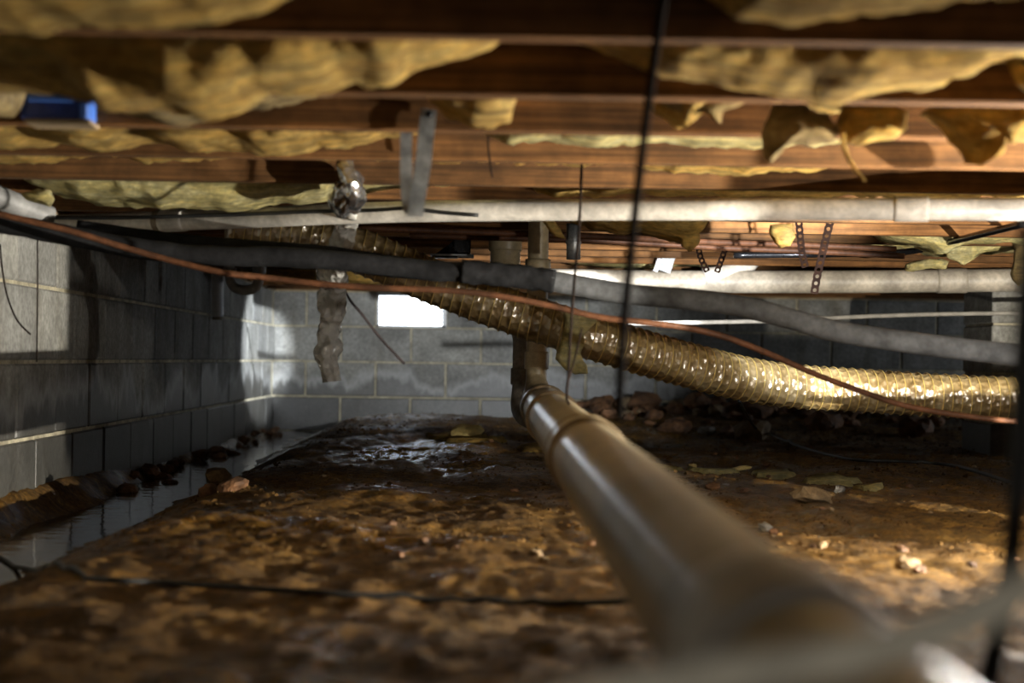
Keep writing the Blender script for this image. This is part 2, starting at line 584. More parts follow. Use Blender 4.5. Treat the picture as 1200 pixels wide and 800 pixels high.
blk_l = box_data('block', -0.06, 0.0, -0.1975, 0.1975, -0.0965, 0.0965, 0.005)
blk_b = box_data('block', -0.1975, 0.1975, 0.0, 0.06, -0.0965, 0.0965, 0.005)
half_b = box_data('block', -0.0955, 0.0955, 0.0, 0.06, -0.0965, 0.0965, 0.005)
for me in (blk_l, blk_b, half_b):
    me.materials.append(M['block'])
rb = random.Random(3)
for c in range(5):
    zc = ZTOP - COURSE * (c + 0.5)
    y = 4.28 + (0.203 if c % 2 else 0.0) - 0.406 * 8 + 0.203
    while y < WB - 0.1:
        o = link('block', blk_l, None, wall_left)
        o.location = (WL + rb.uniform(-0.002, 0.003), y, zc)
        y += 0.406
    x = VX0 - 0.406 * 1.5 + (0.203 if c % 2 else 0.0)
    x += 0.406 * 0
    while x < 3.75:
        inside = (c == 0 and abs(x - (VX0 + VX1) / 2) < 0.1)
        if not inside and x + 0.19 > WL + 0.05:
            if x - 0.1975 < WL - 0.02:
                o = link('block', half_b, None, wall_back)
                o.location = (x + 0.102, WB + rb.uniform(-0.003, 0.002), zc)
            else:
                o = link('block', blk_b, None, wall_back)
                o.location = (x, WB + rb.uniform(-0.003, 0.002), zc)
        x += 0.406

# foundation vent: a bright louvred window in the top course
win = struct(empty('window_1', ((VX0 + VX1) / 2, WB, ZTOP - COURSE / 2)))
wx, wz = 0.2, 0.1
fr_bm = bmesh.new()
for x0, x1, z0, z1 in ((-wx, wx, wz - 0.012, wz), (-wx, wx, -wz, -wz + 0.012), (-wx, -wx + 0.012, -wz, wz), (wx - 0.022, wx, -wz, wz)):
    r = bmesh.ops.create_cube(fr_bm, size=1.0)
    for v in r['verts']:
        v.co = Vector(((x0 + x1) / 2 + v.co.x * (x1 - x0), 0.015 + v.co.y * 0.05, (z0 + z1) / 2 + v.co.z * (z1 - z0)))
me = bpy.data.meshes.new('window_frame')
fr_bm.to_mesh(me)
fr_bm.free()
link('window_frame', me, M['white_paint'], win)
box('window_pane', -wx + 0.01, wx - 0.02, 0.05, 0.056, -wz + 0.01, wz - 0.01, M['pane'], win)
sl = box_data('slat', -wx + 0.012, wx - 0.022, 0.012, 0.03, -0.0016, 0.0016)
sl.materials.append(M['white_paint'])
for i in range(8):
    o = link('slat', sl, None, win)
    o.location = (0, 0, -wz + 0.024 + i * 0.0215)
    o.rotation_euler = (0.5, 0, 0)
ring('vent_knob', Vector((0.03, 0.008, 0.012)), (0, 1, 0), 0.002, 0.006, 0.02, M['black_metal'], win, 10)

win_added = struct(empty('window_added', (WR, 8.35, CZ + 0.28)))  # unseen vent added to go with the side fill light
box('window_pane', -0.012, -0.006, -0.19, 0.19, -0.09, 0.09, M['pane'], win_added)
for nm_, a_ in (('window_frame', (-0.03, 0.0, -0.205, 0.205, 0.09, 0.102)), ('window_frame', (-0.03, 0.0, -0.205, 0.205, -0.102, -0.09)), ('window_frame', (-0.03, 0.0, -0.205, -0.19, -0.09, 0.09)), ('window_frame', (-0.03, 0.0, 0.19, 0.205, -0.09, 0.09))):
    box(nm_, *a_, M['white_paint'], win_added)

# timber: sills, rim boards, subfloor boards, joists
trim = struct(box('trim_1', WL - 0.15, WR, WB - 0.02, WB + 0.15, ZTOP, ZTOP + 0.038, M['sill'], None, 0.003))
trim2 = struct(box('trim_2', WL - 0.15, WL + 0.01, WF, WB - 0.03, ZTOP - 0.0, ZTOP + 0.012, M['sill'], None, 0.003))
rim = struct(box('trim_3', WL - 0.06, WL - 0.02, WF, WB, ZTOP + 0.013, JB + 0.235, M['joist']))
rim2 = struct(box('trim_4', WL - 0.02, WR, WB + 0.02, WB + 0.06, ZTOP + 0.039, JB + 0.235, M['joist']))
ceiling = struct(box('ceiling', WL - 0.2, WR + 0.2, WF - 0.2, WB + 0.2, JB + 0.255, JB + 0.28, M['subfloor']))
brd = box_data('plank', WL - 0.02, WR, 0.003, 0.137, JB + 0.236, JB + 0.2545, 0.002)
brd.materials.append(M['subfloor'])
y = 1.2
while y < WB - 0.1:
    o = link('plank', brd, None, ceiling)
    o.location.y = y
    y += 0.14
jme = box_data('joist', WL - 0.018, WR - 0.01, 0, 0.038, JB, JB + 0.235, 0.003)
jme.materials.append(M['joist'])
for k in range(-5, 20):
    o = link('joist', jme, None, ceiling)
    o.location.y = JY(k)
    o.location.z = 0.003 * math.sin(k * 2.3)

# concrete block pier at the right edge
def pier(label, x, y, rz, wdt, dep, n, z0, cap=False):
    p = empty('block_pier', (x, y, z0), rz)
    tag(p, label, 'pier')
    h = (JB - 0.003 - z0) / n
    core = box('mortar_bed', -wdt / 2 + 0.008, wdt / 2 - 0.008, -dep / 2 + 0.008, dep / 2 - 0.008, 0, h * n, M['mortar'], p)
    b = box_data('block', -wdt / 2, wdt / 2, -dep / 2, dep / 2, 0.004, h - 0.005, 0.005)
    b.materials.append(M['block'])
    for i in range(n):
        o = link('block', b, None, p)
        o.location.z = i * h
    return p


pier('concrete block pier under the white drain pipe at the right edge', 2.26, 6.91, 0, 0.40, 0.40, 4, 0.03)
ang = math.radians(131)  # unseen pier added and turned to cast the wedge shadow on the left wall
pier('narrow block pier added beside the work lamp to shade the left wall', LAMP_POS[0] + 0.65 * math.cos(ang), LAMP_POS[1] + 0.65 * math.sin(ang), ang + math.pi / 2, 0.27, 0.19, 4, 0.04)

# ------------------------------------------------------------------ water
V, Fc = [], []
yw = frange(2.0, 9.68, 0.25) + [9.68]
for y in yw:
    V += [(WL + 0.002, y, 0.022), (-0.45, y, 0.022)]
for i in range(len(yw) - 1):
    Fc.append((2 * i, 2 * i + 1, 2 * i + 3, 2 * i + 2))
tag(mesh('puddle', V, Fc, M['water']), 'long muddy puddle in the trench along the left block wall', 'puddle')

# ------------------------------------------------------------------ insulation
rn = random.Random(11)


def batt(label, k, prof, mat='insul', group=None, rough=1.0, seed=0, dd=0.27):
    """fibreglass batt in the bay behind joist k; prof = lower edge in the picture at the depth of the belly"""
    y0, y1 = JY(k) + 0.044, JY(k + 1) - 0.006
    dm = JY(k) + dd
    pts = [at(px, py, dm) for px, py in prof]
    pts.sort(key=lambda p: p.x)
    X0, X1 = pts[0].x, pts[-1].x
    n = max(8, int((X1 - X0) / 0.010))
    m_ = 44
    V = []
    zt = JB + 0.225
    for i in range(n + 1):
        x = X0 + (X1 - X0) * i / n
        j = 0
        while j < len(pts) - 2 and pts[j + 1].x < x:
            j += 1
        t = max(0, min(1, (x - pts[j].x) / max(1e-6, pts[j + 1].x - pts[j].x)))
        zb = pts[j].z + (pts[j + 1].z - pts[j].z) * (t * t * (3 - 2 * t) * 0.5 + t * 0.5)
        zb += rough * (0.007 * fbm(x * 9, seed, 1.0, 3) + 0.010 * fbm(x * 4, seed, 4.0, 2))
        e = min(1.0, min(i, n - i) * (X1 - X0) / n / 0.04)
        for q in range(m_):
            a = 2 * math.pi * q / m_
            ca, sa = math.cos(a), math.sin(a)
            sy = math.copysign(abs(ca) ** 0.55, ca)
            sz = math.copysign(abs(sa) ** 0.55, sa)
            yy = (y0 + y1) / 2 + sy * (y1 - y0) / 2 * (0.55 + 0.45 * e)
            zz = zb + (zt - zb) * (sz * 0.5 + 0.5)
            if sz < 0:
                zz += rough * (0.009 * fbm(x * 8, yy * 8, seed + 2.0, 4) + 0.006 * fbm(x * 32, yy * 32, seed + 6.0, 3))
                if zb < JB:   # below the joists the fluff spills a little
                    yy += rough * 0.014 * fbm(x * 10, zz * 10, seed + 9.0, 3)
            V.append((x + rough * 0.008 * fbm(yy * 12, zz * 12, x + seed, 3), min(max(yy, y0 - 0.002), y1 + 0.002), min(zz, zt)))
    Fc = []
    for i in range(n):
        for q in range(m_):
            q2 = (q + 1) % m_
            Fc.append((i * m_ + q, (i + 1) * m_ + q, (i + 1) * m_ + q2, i * m_ + q2))
    Fc.append(tuple(range(m_)))
    Fc.append(tuple(n * m_ + q for q in range(m_ - 1, -1, -1)))
    o = mesh('insulation_batt', V, Fc, M[mat])
    tag(o, label, 'insulation', group)
    return o


def scrap(label, outline, d, thick, mat='insul', seed=0, name='insulation_scrap', cat='insulation', tilt=0.0, parent=None, group=None, rough=1.0):
    """lumpy pillow-shaped tuft whose outline is given in the picture at depth d"""
    pts = [at(px, py, d) for px, py in outline]
    out = []
    for i in range(len(pts)):
        a, b = pts[i], pts[(i + 1) % len(pts)]
        for k in range(6):
            out.append(a.lerp(b, k / 6))
    cen = sum(out, Vector()) / len(out)
    size = max((p - cen).length for p in out)
    N = len(out)
    prof = [(1.0, 0.0), (0.95, 0.45), (0.80, 0.75), (0.55, 0.95), (0.28, 1.0)]
    V, Fc = [], []

    def vert(p, s, h):
        q = cen.lerp(p, s)
        q = q + Vector((0, h * thick / 2 + tilt * (q.z - cen.z), 0))
        nv = Vector((fbm(q.x * 14, q.y * 14, q.z * 14 + seed, 3), fbm(q.x * 14 + 5, q.y * 14, q.z * 14 + seed, 3), fbm(q.x * 14, q.y * 14 + 5, q.z * 14 + seed, 3)))
        return q + nv * size * 0.13 * rough
    for s, h in prof:
        V += [vert(p, s, -h) for p in out]
    V.append(vert(cen, 0, -1.0))
    cf = len(V) - 1
    base = len(V)
    for s, h in prof[1:]:
        V += [vert(p, s, h) for p in out]
    V.append(vert(cen, 0, 1.0))
    cb = len(V) - 1
    for r in range(len(prof) - 1):
        for i in range(N):
            i2 = (i + 1) % N
            Fc.append((r * N + i, r * N + i2, (r + 1) * N + i2, (r + 1) * N + i))
    for i in range(N):
        i2 = (i + 1) % N
        Fc.append((4 * N + i, 4 * N + i2, cf))
        Fc.append((i2, i, base + i, base + i2))
        Fc.append((base + 3 * N + i2, base + 3 * N + i, cb))
    for r in range(len(prof) - 2):
        for i in range(N):
            i2 = (i + 1) % N
            Fc.append((base + r * N + i2, base + r * N + i, base + (r + 1) * N + i, base + (r + 1) * N + i2))
    o = mesh(name, V, Fc, M[mat], parent)
    if parent is None:
        tag(o, label, cat, group)
    return o


# the nearest bays
batt('dark amber insulation batt at the top left corner above the first joist', 0, [(-60, 26), (0, 33), (60, 30), (150, 28), (230, 20), (300, 8), (345, -14), (380, -60)], 'insul', seed=1)
batt('sagging insulation tuft at the top right above the first joist', 0, [(800, -50), (840, -8), (880, 14), (940, 20), (1010, 13), (1080, 2), (1150, -14), (1250, -25)], 'insul', seed=2)
batt('long brown yellow batt sagging between first two joists at the left', 1, [(-60, 98), (0, 102), (60, 106), (110, 114), (135, 130), (170, 126), (225, 134), (275, 129), (310, 110), (360, 105), (410, 96), (455, 101), (490, 80), (540, 66), (590, 46), (612, 20)], 'insul', seed=3)
batt('long yellow batt drooping between first two joists at the right', 1, [(640, 20), (665, 46), (720, 64), (790, 90), (850, 98), (920, 112), (985, 120), (1020, 106), (1060, 104), (1110, 98), (1118, 84), (1150, 84), (1180, 70), (1260, 66)], 'insul', seed=4)
batt('small brown batt end left of the blue electrical box', 2, [(-60, 138), (0, 136), (14, 132), (24, 116), (27, 90)], 'insul_grey', seed=50)
batt('ragged grey brown batt behind the second joist right of the blue box', 2, [(114, 110), (124, 130), (150, 138), (200, 142), (260, 134), (300, 128), (360, 118), (420, 108), (470, 90)], 'insul_grey', seed=5)
batt('short yellow batt end behind the second joist near the strap', 2, [(492, 95), (505, 118), (530, 137), (560, 146), (598, 142), (608, 110), (612, 90)], 'insul', seed=6)
batt('torn yellow batt behind the second joist at the right', 2, [(735, 90), (760, 128), (800, 148), (830, 132), (870, 120), (920, 118), (990, 132), (1080, 118), (1150, 112), (1200, 118), (1260, 116)], 'insul', seed=7)
# fallen tatters at the upper right
scrap('', [(0, 0)] * 3, 3, 0.01) if False else None
scrap('tan insulation tatter hanging left of the long pale tail', [(905, 122), (938, 118), (945, 130), (968, 132), (985, 150), (975, 168), (950, 172), (930, 168), (912, 176), (904, 188), (897, 182), (893, 160)], 2.62, 0.07, 'insul_grey', 21)
scrap('broad cream insulation tatter hanging in the middle of the right bays', [(990, 128), (1030, 118), (1062, 128), (1060, 150), (1048, 164), (1030, 170), (1008, 172), (992, 168), (978, 150)], 2.60, 0.08, 'insul', 22)
P = resample(spline([at(992, 130, 2.6), at(988, 152, 2.58), at(990, 176, 2.58), at(1000, 196, 2.58), at(1014, 212, 2.58)], 8), 0.005)
tag(tube('insulation_strand', P, lambda i, a: 0.0055 * (1 - 0.6 * i / len(P)) * (1 + 0.3 * fbm(i * 0.3, a, 0, 2)), M['insul'], None, 8), 'thin pale insulation strand curling down below the cream tatter', 'insulation')
scrap('big cream insulation clump hanging at the upper right edge', [(1118, 118), (1160, 108), (1230, 88), (1260, 120), (1235, 150), (1205, 166), (1180, 170), (1162, 164), (1150, 184), (1141, 190), (1134, 178), (1118, 166), (1104, 148), (1080, 136)], 2.58, 0.11, 'insul', 23)
scrap('yellow folded insulation flap in the top right corner', [(1178, 66), (1192, 72), (1230, 90), (1240, 116), (1205, 106), (1190, 96)], 2.30, 0.05, 'insul', 24)
scrap('thin torn insulation strip beside the near black wire', [(765, 108), (800, 112), (850, 112), (880, 122), (850, 128), (846, 146), (834, 132), (800, 128), (775, 122)], 2.50, 0.04, 'insul_grey', 25)

batt('mottled brown batt above the fourth joist at the left', 3, [(-60, 164), (0, 172), (60, 166), (120, 178), (170, 172), (230, 180), (290, 172), (340, 178), (400, 170), (470, 160), (540, 140)], 'insul', seed=8)
batt('pale yellow batt above the fourth joist in the middle', 3, [(550, 145), (600, 162), (640, 160), (700, 170), (760, 166), (830, 174), (900, 172), (960, 170), (1000, 162), (1060, 140)], 'insul_pale', seed=9)
batt('dusty batt above the fourth joist at the right edge', 3, [(1060, 150), (1100, 160), (1180, 158), (1280, 160)], 'insul_grey', seed=10)
batt('yellow insulation hidden high above the fifth joist', 4, [(-80, 190), (100, 186), (300, 184), (500, 186), (640, 190), (740, 194), (830, 201), (890, 203), (960, 196), (1000, 186), (1280, 186)], 'insul', seed=12)
batt('bright yellow batt sagging onto the white pipe at the left', 5, [(28, 205), (60, 224), (92, 232), (120, 240), (180, 244), (260, 244), (330, 241), (385, 238), (400, 226), (470, 216), (560, 212), (600, 208)], 'insul_pale', seed=13)
batt('thin yellow batt just above the white pipe at the right', 5, [(610, 210), (650, 228), (740, 228), (850, 229), (950, 231), (1050, 230), (1150, 231), (1280, 232)], 'insul', seed=14)
# bays further back, between the two white pipes
batt('brown yellow batt drooping below the white pipe in the middle', 6, [(560, 230), (640, 248), (700, 268), (730, 276), (750, 272), (770, 278), (800, 284), (815, 276), (825, 256), (900, 246), (1280, 246)], 'insul', seed=15)
scrap('pointed amber insulation tuft below the white pipe near the thin wire', [(634, 256), (650, 258), (656, 268), (662, 279), (652, 277), (642, 268)], 4.1, 0.03, 'insul', 26)
scrap('rounded amber insulation lump below the white pipe right of the wire', [(786, 258), (812, 258), (820, 268), (818, 286), (808, 296), (798, 290), (796, 274)], 4.15, 0.05, 'insul', 27)
scrap('amber insulation lump hanging left of the perforated straps', [(902, 262), (928, 262), (932, 276), (928, 288), (916, 293), (908, 286), (900, 272)], 4.3, 0.05, 'insul', 28)
batt('bright yellow green batt between the two white pipes at the right', 8, [(940, 255), (985, 262), (1005, 272), (1040, 284), (1075, 290), (1090, 298), (1120, 288), (1160, 284), (1280, 284)], 'insul_pale', seed=16)
batt('yellow batt resting low above the second white pipe', 9, [(700, 268), (800, 276), (880, 284), (960, 288), (1060, 294), (1100, 300), (1180, 296), (1280, 290)], 'insul_pale', seed=17)
batt('yellow batt seen in the gap left of the white elbow', 12, [(560, 300), (650, 306), (700, 312), (760, 313), (820, 312), (900, 310), (1280, 306)], 'insul_pale', seed=18)
scrap('bright yellow insulation sausage lying on the second white pipe', [(1062, 310), (1080, 303), (1100, 302), (1112, 306), (1108, 314), (1090, 314), (1072, 318), (1062, 317)], 5.6, 0.06, 'insul_pale', 29)
scrap('cobwebby pale grey insulation rag hanging at the right edge', [(1184, 266), (1205, 262), (1212, 300), (1205, 326), (1192, 334), (1188, 322), (1186, 296)], 5.2, 0.05, 'insul_grey', 30)
scrap('pale insulation rag hanging in front of the second white pipe', [(1104, 286), (1140, 278), (1180, 276), (1178, 288), (1150, 296), (1130, 306), (1112, 304)], 5.3, 0.05, 'insul_pale', 31)
batt('dim yellow batt above the duct left of the vertical pipes', 8, [(240, 255), (300, 262), (400, 268), (500, 268), (555, 255)], 'insul', seed=19)
batt('far yellow batt over the plastic trap at the left', 14, [(285, 318), (330, 330), (380, 334), (430, 334), (500, 330), (560, 322)], 'insul', seed=20)
scrap('small yellow insulation lump beside the black hose at far left', [(24, 226), (44, 221), (60, 224), (63, 234), (58, 242), (46, 238), (30, 234)], 3.62, 0.04, 'insul_pale', 32)

# ------------------------------------------------------------------ pipes
def pathpx(pts, n=10, step=0.02):
    return resample(spline([at(*p) for p in pts], n), step)


# upper white pipe running across the picture
r1 = 0.024
P = pathpx([(62, 263, 4.2), (250, 257, 4.0), (440, 249, 3.82), (640, 246, 3.7), (900, 245, 3.55), (1200, 245, 3.45), (1330, 245, 3.42), (1700, 248, 3.42)], 8, 0.04)
pipe = empty('white_pipe', P[0])
tag(pipe, 'long thin white plastic pipe crossing below the joists', 'pipe')


def child_tube(root, name, P, rad, mat, seg=16, caps=True):
    L = root.location
    return tube(name, [p - L for p in P], rad, mat, root, seg, caps)


def child_ring(root, name, p, t, r0, r1_, l, mat, seg=28):
    return ring(name, p - root.location, t, r0, r1_, l, mat, root, seg)


child_tube(pipe, 'pipe_run', P, r1, M['pvc'], 24)


def nearest(P, px_x):
    best = min(range(len(P)), key=lambda i: abs(PX + F * P[i].x / P[i].y - px_x))
    i = max(1, min(len(P) - 2, best))
    return P[i], (P[i + 1] - P[i - 1]).normalized()


for xx in (205, 1056):
    p, t = nearest(P, xx)
    child_ring(pipe, 'coupling', p, t, r1, r1 + 0.0028, 0.07, M['pvc'])
pc, tc_ = nearest(P, 183)
child_ring(pipe, 'clamp', pc, tc_, r1, r1 + 0.004, 0.016, M['pvc_drain_dark'])
# dark cable lying along it
Pw = pathpx([(-30, 246, 3.95), (40, 254, 4.0), (130, 255, 3.98), (250, 252, 3.92), (360, 248, 3.84), (440, 246, 3.77), (474, 244, 3.72), (520, 249, 3.70), (560, 252, 3.68)], 8, 0.02)
tag(tube('black_cable', Pw, 0.0045, M['cable'], None, 8), 'thin black cable running along the left half of the upper white pipe', 'cable')

# second white pipe further back
r2 = 0.0435
P = pathpx([(636, 328, 6.50), (800, 330, 6.48), (1000, 330, 6.42), (1200, 328, 6.35), (1330, 327, 6.3), (1700, 330, 6.3)], 6, 0.05)
p2 = empty('drain_pipe', P[0])
tag(p2, 'thick dusty white drain pipe in front of the far block pier', 'pipe')
child_tube(p2, 'pipe_run', P, r2, M['pvc_dust'], 28)
p, t = nearest(P, 1110)
child_ring(p2, 'coupling', p, t, r2, r2 + 0.004, 0.11, M['pvc_dust'])
# elbow dropping from the floor into the second pipe
Pe = resample(spline([at(884, 290, 6.56), at(882, 299, 6.55), at(872, 312, 6.51), at(852, 322, 6.47), at(824, 326, 6.46)], 8), 0.015)
child_tube(p2, 'elbow', Pe, 0.040, M['pvc'], 20)

# big drain pipe coming towards the camera
DX = 0.178
dr = 0.058
za, zb = CZ - 0.126, CZ - 0.180
dz = lambda y: za + (zb - za) * (4.52 - y) / (4.52 - 0.9)
drain = empty('main_drain', (DX, 4.6, dz(4.52)))
tag(drain, 'big grey brown drain pipe running from the vertical stack towards the camera', 'pipe')
P = [Vector((DX, y, dz(y))) for y in [4.52 - 0.1 * i for i in range(43)]]
child_tube(drain, 'pipe_run', P, dr, M['pvc_drain'], 40)
tdir = (P[1] - P[0]).normalized()
for y, l, g in ((4.42, 0.10, 0.006), (3.95, 0.05, 0.005), (2.72, 0.10, 0.006)):
    child_ring(drain, 'coupling', Vector((DX, y, dz(y))), tdir, dr, dr + g, l, M['pvc_drain'], 40)
for y in (4.37, 3.90, 2.66, 2.78):
    child_ring(drain, 'clamp_band', Vector((DX, y, dz(y))), tdir, dr, dr + 0.0072, 0.018, M['pvc_drain_dark'], 40)
child_ring(drain, 'near_coupling', Vector((DX, 0.96, dz(0.96))), tdir, dr, dr + 0.006, 0.16, M['pvc'], 40)
# vertical tan stack with its elbow
top = at(629, 262, 4.72)
xb = at(629, 400, 4.72).x
Ps = [Vector((xb, 4.72, JB + 0.2)), Vector((xb, 4.72, CZ + 0.2)), Vector((xb, 4.72, CZ - 0.02)), Vector((xb, 4.71, CZ - 0.06)), Vector((xb + 0.006, 4.66, CZ - 0.108)), Vector((DX, 4.56, CZ - 0.126)), Vector((DX, 4.50, CZ - 0.127))]
Ps = resample(spline(Ps, 8), 0.012)
child_tube(drain, 'stack', Ps, [0.029 if p.z > CZ - 0.05 else 0.029 + 0.02 * sstep(CZ - 0.05, CZ - 0.125, p.z) for p in Ps], M['pvc_tan'], 24)
child_ring(drain, 'hub', Vector((xb, 4.72, CZ + 0.0)), (0, 0, 1), 0.029, 0.034, 0.05, M['pvc_tan'])
child_ring(drain, 'hub', Vector((xb, 4.72, CZ + 0.25)), (0, 0, 1), 0.029, 0.036, 0.07, M['pvc_tan'])
child_ring(drain, 'clamp_band', Vector((DX - 0.001, 4.57, CZ - 0.124)), (0.05, -1, -0.1), dr - 0.01, dr + 0.002, 0.02, M['pvc_drain_dark'])

# second stack, wide above, thin dirty pipe below
st2 = empty('vent_stack', (at(592, 300, 5.15).x, 5.15, JB))
tag(st2, 'wide cream vertical pipe above the hose narrowing to a dirty grey one below', 'pipe')
xa, xg = at(592, 300, 5.15).x, at(609, 420, 5.12).x
child_tube(st2, 'upper_pipe', [Vector((xa, 5.15, JB + 0.2)), Vector((xa, 5.15, CZ + 0.19))], 0.046, M['pvc_tan'], 24)
child_ring(st2, 'hub', Vector((xa, 5.15, CZ + 0.36)), (0, 0, 1), 0.046, 0.051, 0.05, M['pvc_tan'])
Pg = resample(spline([Vector((xa, 5.15, CZ + 0.2)), Vector((xa + 0.005, 5.14, CZ + 0.14)), Vector((xg - 0.004, 5.12, CZ + 0.08)), Vector((xg, 5.12, CZ + 0.0)), Vector((xg, 5.11, CZ - 0.08)), Vector((xg - 0.005, 5.05, CZ - 0.14)), Vector((xg + 0.01, 4.9, CZ - 0.17)), Vector((xg + 0.05, 4.75, CZ - 0.18))], 8), 0.012)
child_tube(st2, 'lower_pipe', Pg, [0.040 - 0.018 * sstep(0, 8, i) for i in range(len(Pg))], M['pvc_grey'], 20)
child_ring(st2, 'hub', Vector((xg, 5.12, CZ - 0.05)), (0, 0, 1), 0.022, 0.027, 0.05, M['pvc_grey'])

# white plastic trap under the floor at the left
d = 6.3
tr = empty('sink_trap', at(285, 300, d))
tag(tr, 'dirty white plastic U trap hanging under the floor at the left', 'pipe')
Pt = resample(spline([at(269, 262, d), at(269, 300, d), at(269, 322, d), at(274, 336, d), at(287, 340, d), at(300, 336, d), at(304, 322, d), at(304, 312, d), at(310, 302, d + 0.03), at(330, 298, d + 0.1)], 8), 0.012)
child_tube(tr, 'trap_bend', Pt, 0.019, M['pvc'], 18)
child_ring(tr, 'slip_nut', at(269, 318, d), (0, 0, 1), 0.019, 0.026, 0.025, M['pvc'])
child_ring(tr, 'slip_nut', at(304, 316, d), (0, 0, 1), 0.019, 0.026, 0.025, M['pvc'])
# white stub against the wall
d = 7.35
st = [at(255, 316, d), at(255, 345, d), at(255, 371, d)]
stub = empty('pipe_stub', st[0])
tag(stub, 'short bluish white pipe stub hanging by the left wall', 'pipe')
child_tube(stub, 'pipe_run', resample(st, 0.01), lambda i, a: 0.026, M['white_paint'], 18)
child_ring(stub, 'broken_end', at(255, 372, d), (0, 0, 1), 0.01, 0.024, 0.02, M['pvc_drain_dark'])
# pale pipe entering at the far left
P = pathpx([(-70, 206, 3.72), (-20, 224, 3.80), (20, 240, 3.86), (58, 255, 3.92)], 6, 0.02)
pl = empty('white_pipe', P[0])
tag(pl, 'pale grey pipe end slanting down behind the black hose at the far left', 'pipe')
child_tube(pl, 'pipe_run', P, 0.027, M['pvc_pale'], 20)

# ------------------------------------------------------------------ flexible duct
ctl = [(268, 258, 4.30), (300, 263, 4.32), (350, 273, 4.33), (420, 294, 4.34), (510, 331, 4.36), (600, 365, 4.36), (700, 397, 4.36), (800, 426, 4.45), (900, 449, 4.55), (1000, 457, 4.6), (1100, 463, 4.62), (1200, 467, 4.62), (1340, 470, 4.6)]
pitch = 0.0265
P = resample(spline([at(*c) for c in ctl], 14), pitch / 6)
fr = frames(P)
dR = 0.0605
duct = empty('flexible_duct', P[0])
tag(duct, 'gold brown ribbed flexible air duct sagging across the middle', 'duct')


def duct_r(i, a):
    ph = i / 6.0 - a / (2 * math.pi)
    s = math.sin(math.pi * (ph % 1.0))
    p = P[i]
    return dR - 0.0035 * s ** 0.7 + 0.0022 * s * fbm(p.x * 22 + a * 2, math.cos(a) * 3 + p.y * 3, math.sin(a) * 3, 3)


child_tube(duct, 'jacket', P, duct_r, M['duct'], 48)
# the wire helix inside shows as one ridge
L = []
for i in range(0, len(P)):
    for sub in range(3):
        u = i + sub / 3
        if u > len(P) - 2:
            break
        a = 2 * math.pi * (u / 6.0)
        p = P[i].lerp(P[min(i + 1, len(P) - 1)], sub / 3)
        t, n, b = fr[i]
        L.append(p + (n * math.cos(a) + b * math.sin(a)) * (dR + 0.0002))
child_tube(duct, 'wire_helix', L, 0.0016, M['duct_rib'], 5)

# yellow insulation rag draped over the duct
scrap('yellow insulation rag draped over the flexible duct beside the thin wire', [(662, 362), (690, 364), (700, 374), (684, 384), (686, 400), (680, 412), (686, 428), (688, 439), (672, 438), (662, 432), (653, 424), (655, 405), (662, 388)], 4.20, 0.045, 'insul_pale', 33, rough=0.7)

# ------------------------------------------------------------------ hose and copper line
hp = [(-60, 250, 3.62), (0, 261, 3.66), (60, 272, 3.68), (120, 284, 3.7), (200, 296, 3.72), (260, 300, 3.72), (330, 301, 3.72), (400, 306, 3.72), (480, 315, 3.72), (560, 320, 3.72), (630, 326, 3.72)]
h2 = [(618, 325, 3.72), (680, 335, 3.72), (740, 345, 3.72), (800, 350, 3.7), (860, 357, 3.68), (920, 372, 3.66), (980, 388, 3.64), (1050, 399, 3.62), (1120, 408, 3.6), (1200, 416, 3.58), (1320, 424, 3.55), (1480, 430, 3.55)]
hose = empty('insulated_hose', at(*hp[0]))
tag(hose, 'thick black foam covered hose sagging from the left, lighter grey towards the right', 'hose')
Pa = pathpx(hp, 8, 0.012)
child_tube(hose, 'black_sleeve', Pa, lambda i, a: 0.0225 * (1 + 0.10 * fbm(Pa[i].x * 14, a * 0.8, 1, 3)), M['rubber'], 20)
Pb = pathpx(h2, 8, 0.012)
child_tube(hose, 'grey_sleeve', Pb, lambda i, a: 0.0235 * (1 + 0.05 * fbm(Pb[i].x * 10, a * 0.8, 5, 3)), M['rubber_grey'], 20)
Pt = pathpx([(540, 318, 3.72), (580, 321, 3.72), (625, 326, 3.72), (650, 330, 3.72)], 8, 0.008)
child_tube(hose, 'tape_wrap', Pt, lambda i, a: 0.026 * (1 + 0.14 * fbm(Pt[i].x * 45, math.cos(a) * 2, math.sin(a) * 2, 3)), M['rubber'], 20)
# a second dark sleeve bunching under the hose at the left
P = pathpx([(90, 266, 3.86), (160, 276, 3.88), (230, 284, 3.88), (300, 290, 3.88), (380, 296, 3.88), (450, 306, 3.9), (520, 316, 3.9)], 8, 0.015)
tag(tube('insulated_hose', P, lambda i, a: 0.017 * (1 + 0.12 * fbm(P[i].x * 12, a, 3, 3)), M['rubber'], None, 16), 'thin black foam hose tucked behind the thick one at the left', 'hose')

cp = [(-40, 242, 3.52), (0, 251, 3.54), (80, 270, 3.56), (140, 288, 3.58), (200, 305, 3.6), (260, 319, 3.6), (320, 326, 3.62), (380, 333, 3.62), (440, 337, 3.62), (520, 340, 3.62), (580, 346, 3.62), (640, 357, 3.62), (700, 371, 3.62), (750, 377, 3.62), (800, 383, 3.64), (850, 395, 3.68), (900, 414, 3.74), (950, 436, 3.8), (1000, 455, 3.86), (1060, 475, 3.9), (1130, 487, 3.92), (1200, 494, 3.92), (1300, 498, 3.92), (1460, 502, 3.92)]
P = pathpx(cp, 8, 0.012)
tag(tube('copper_tube', P, 0.0068, M['copper'], None, 12), 'thin brown copper tube sagging in front of the flexible duct', 'tube')
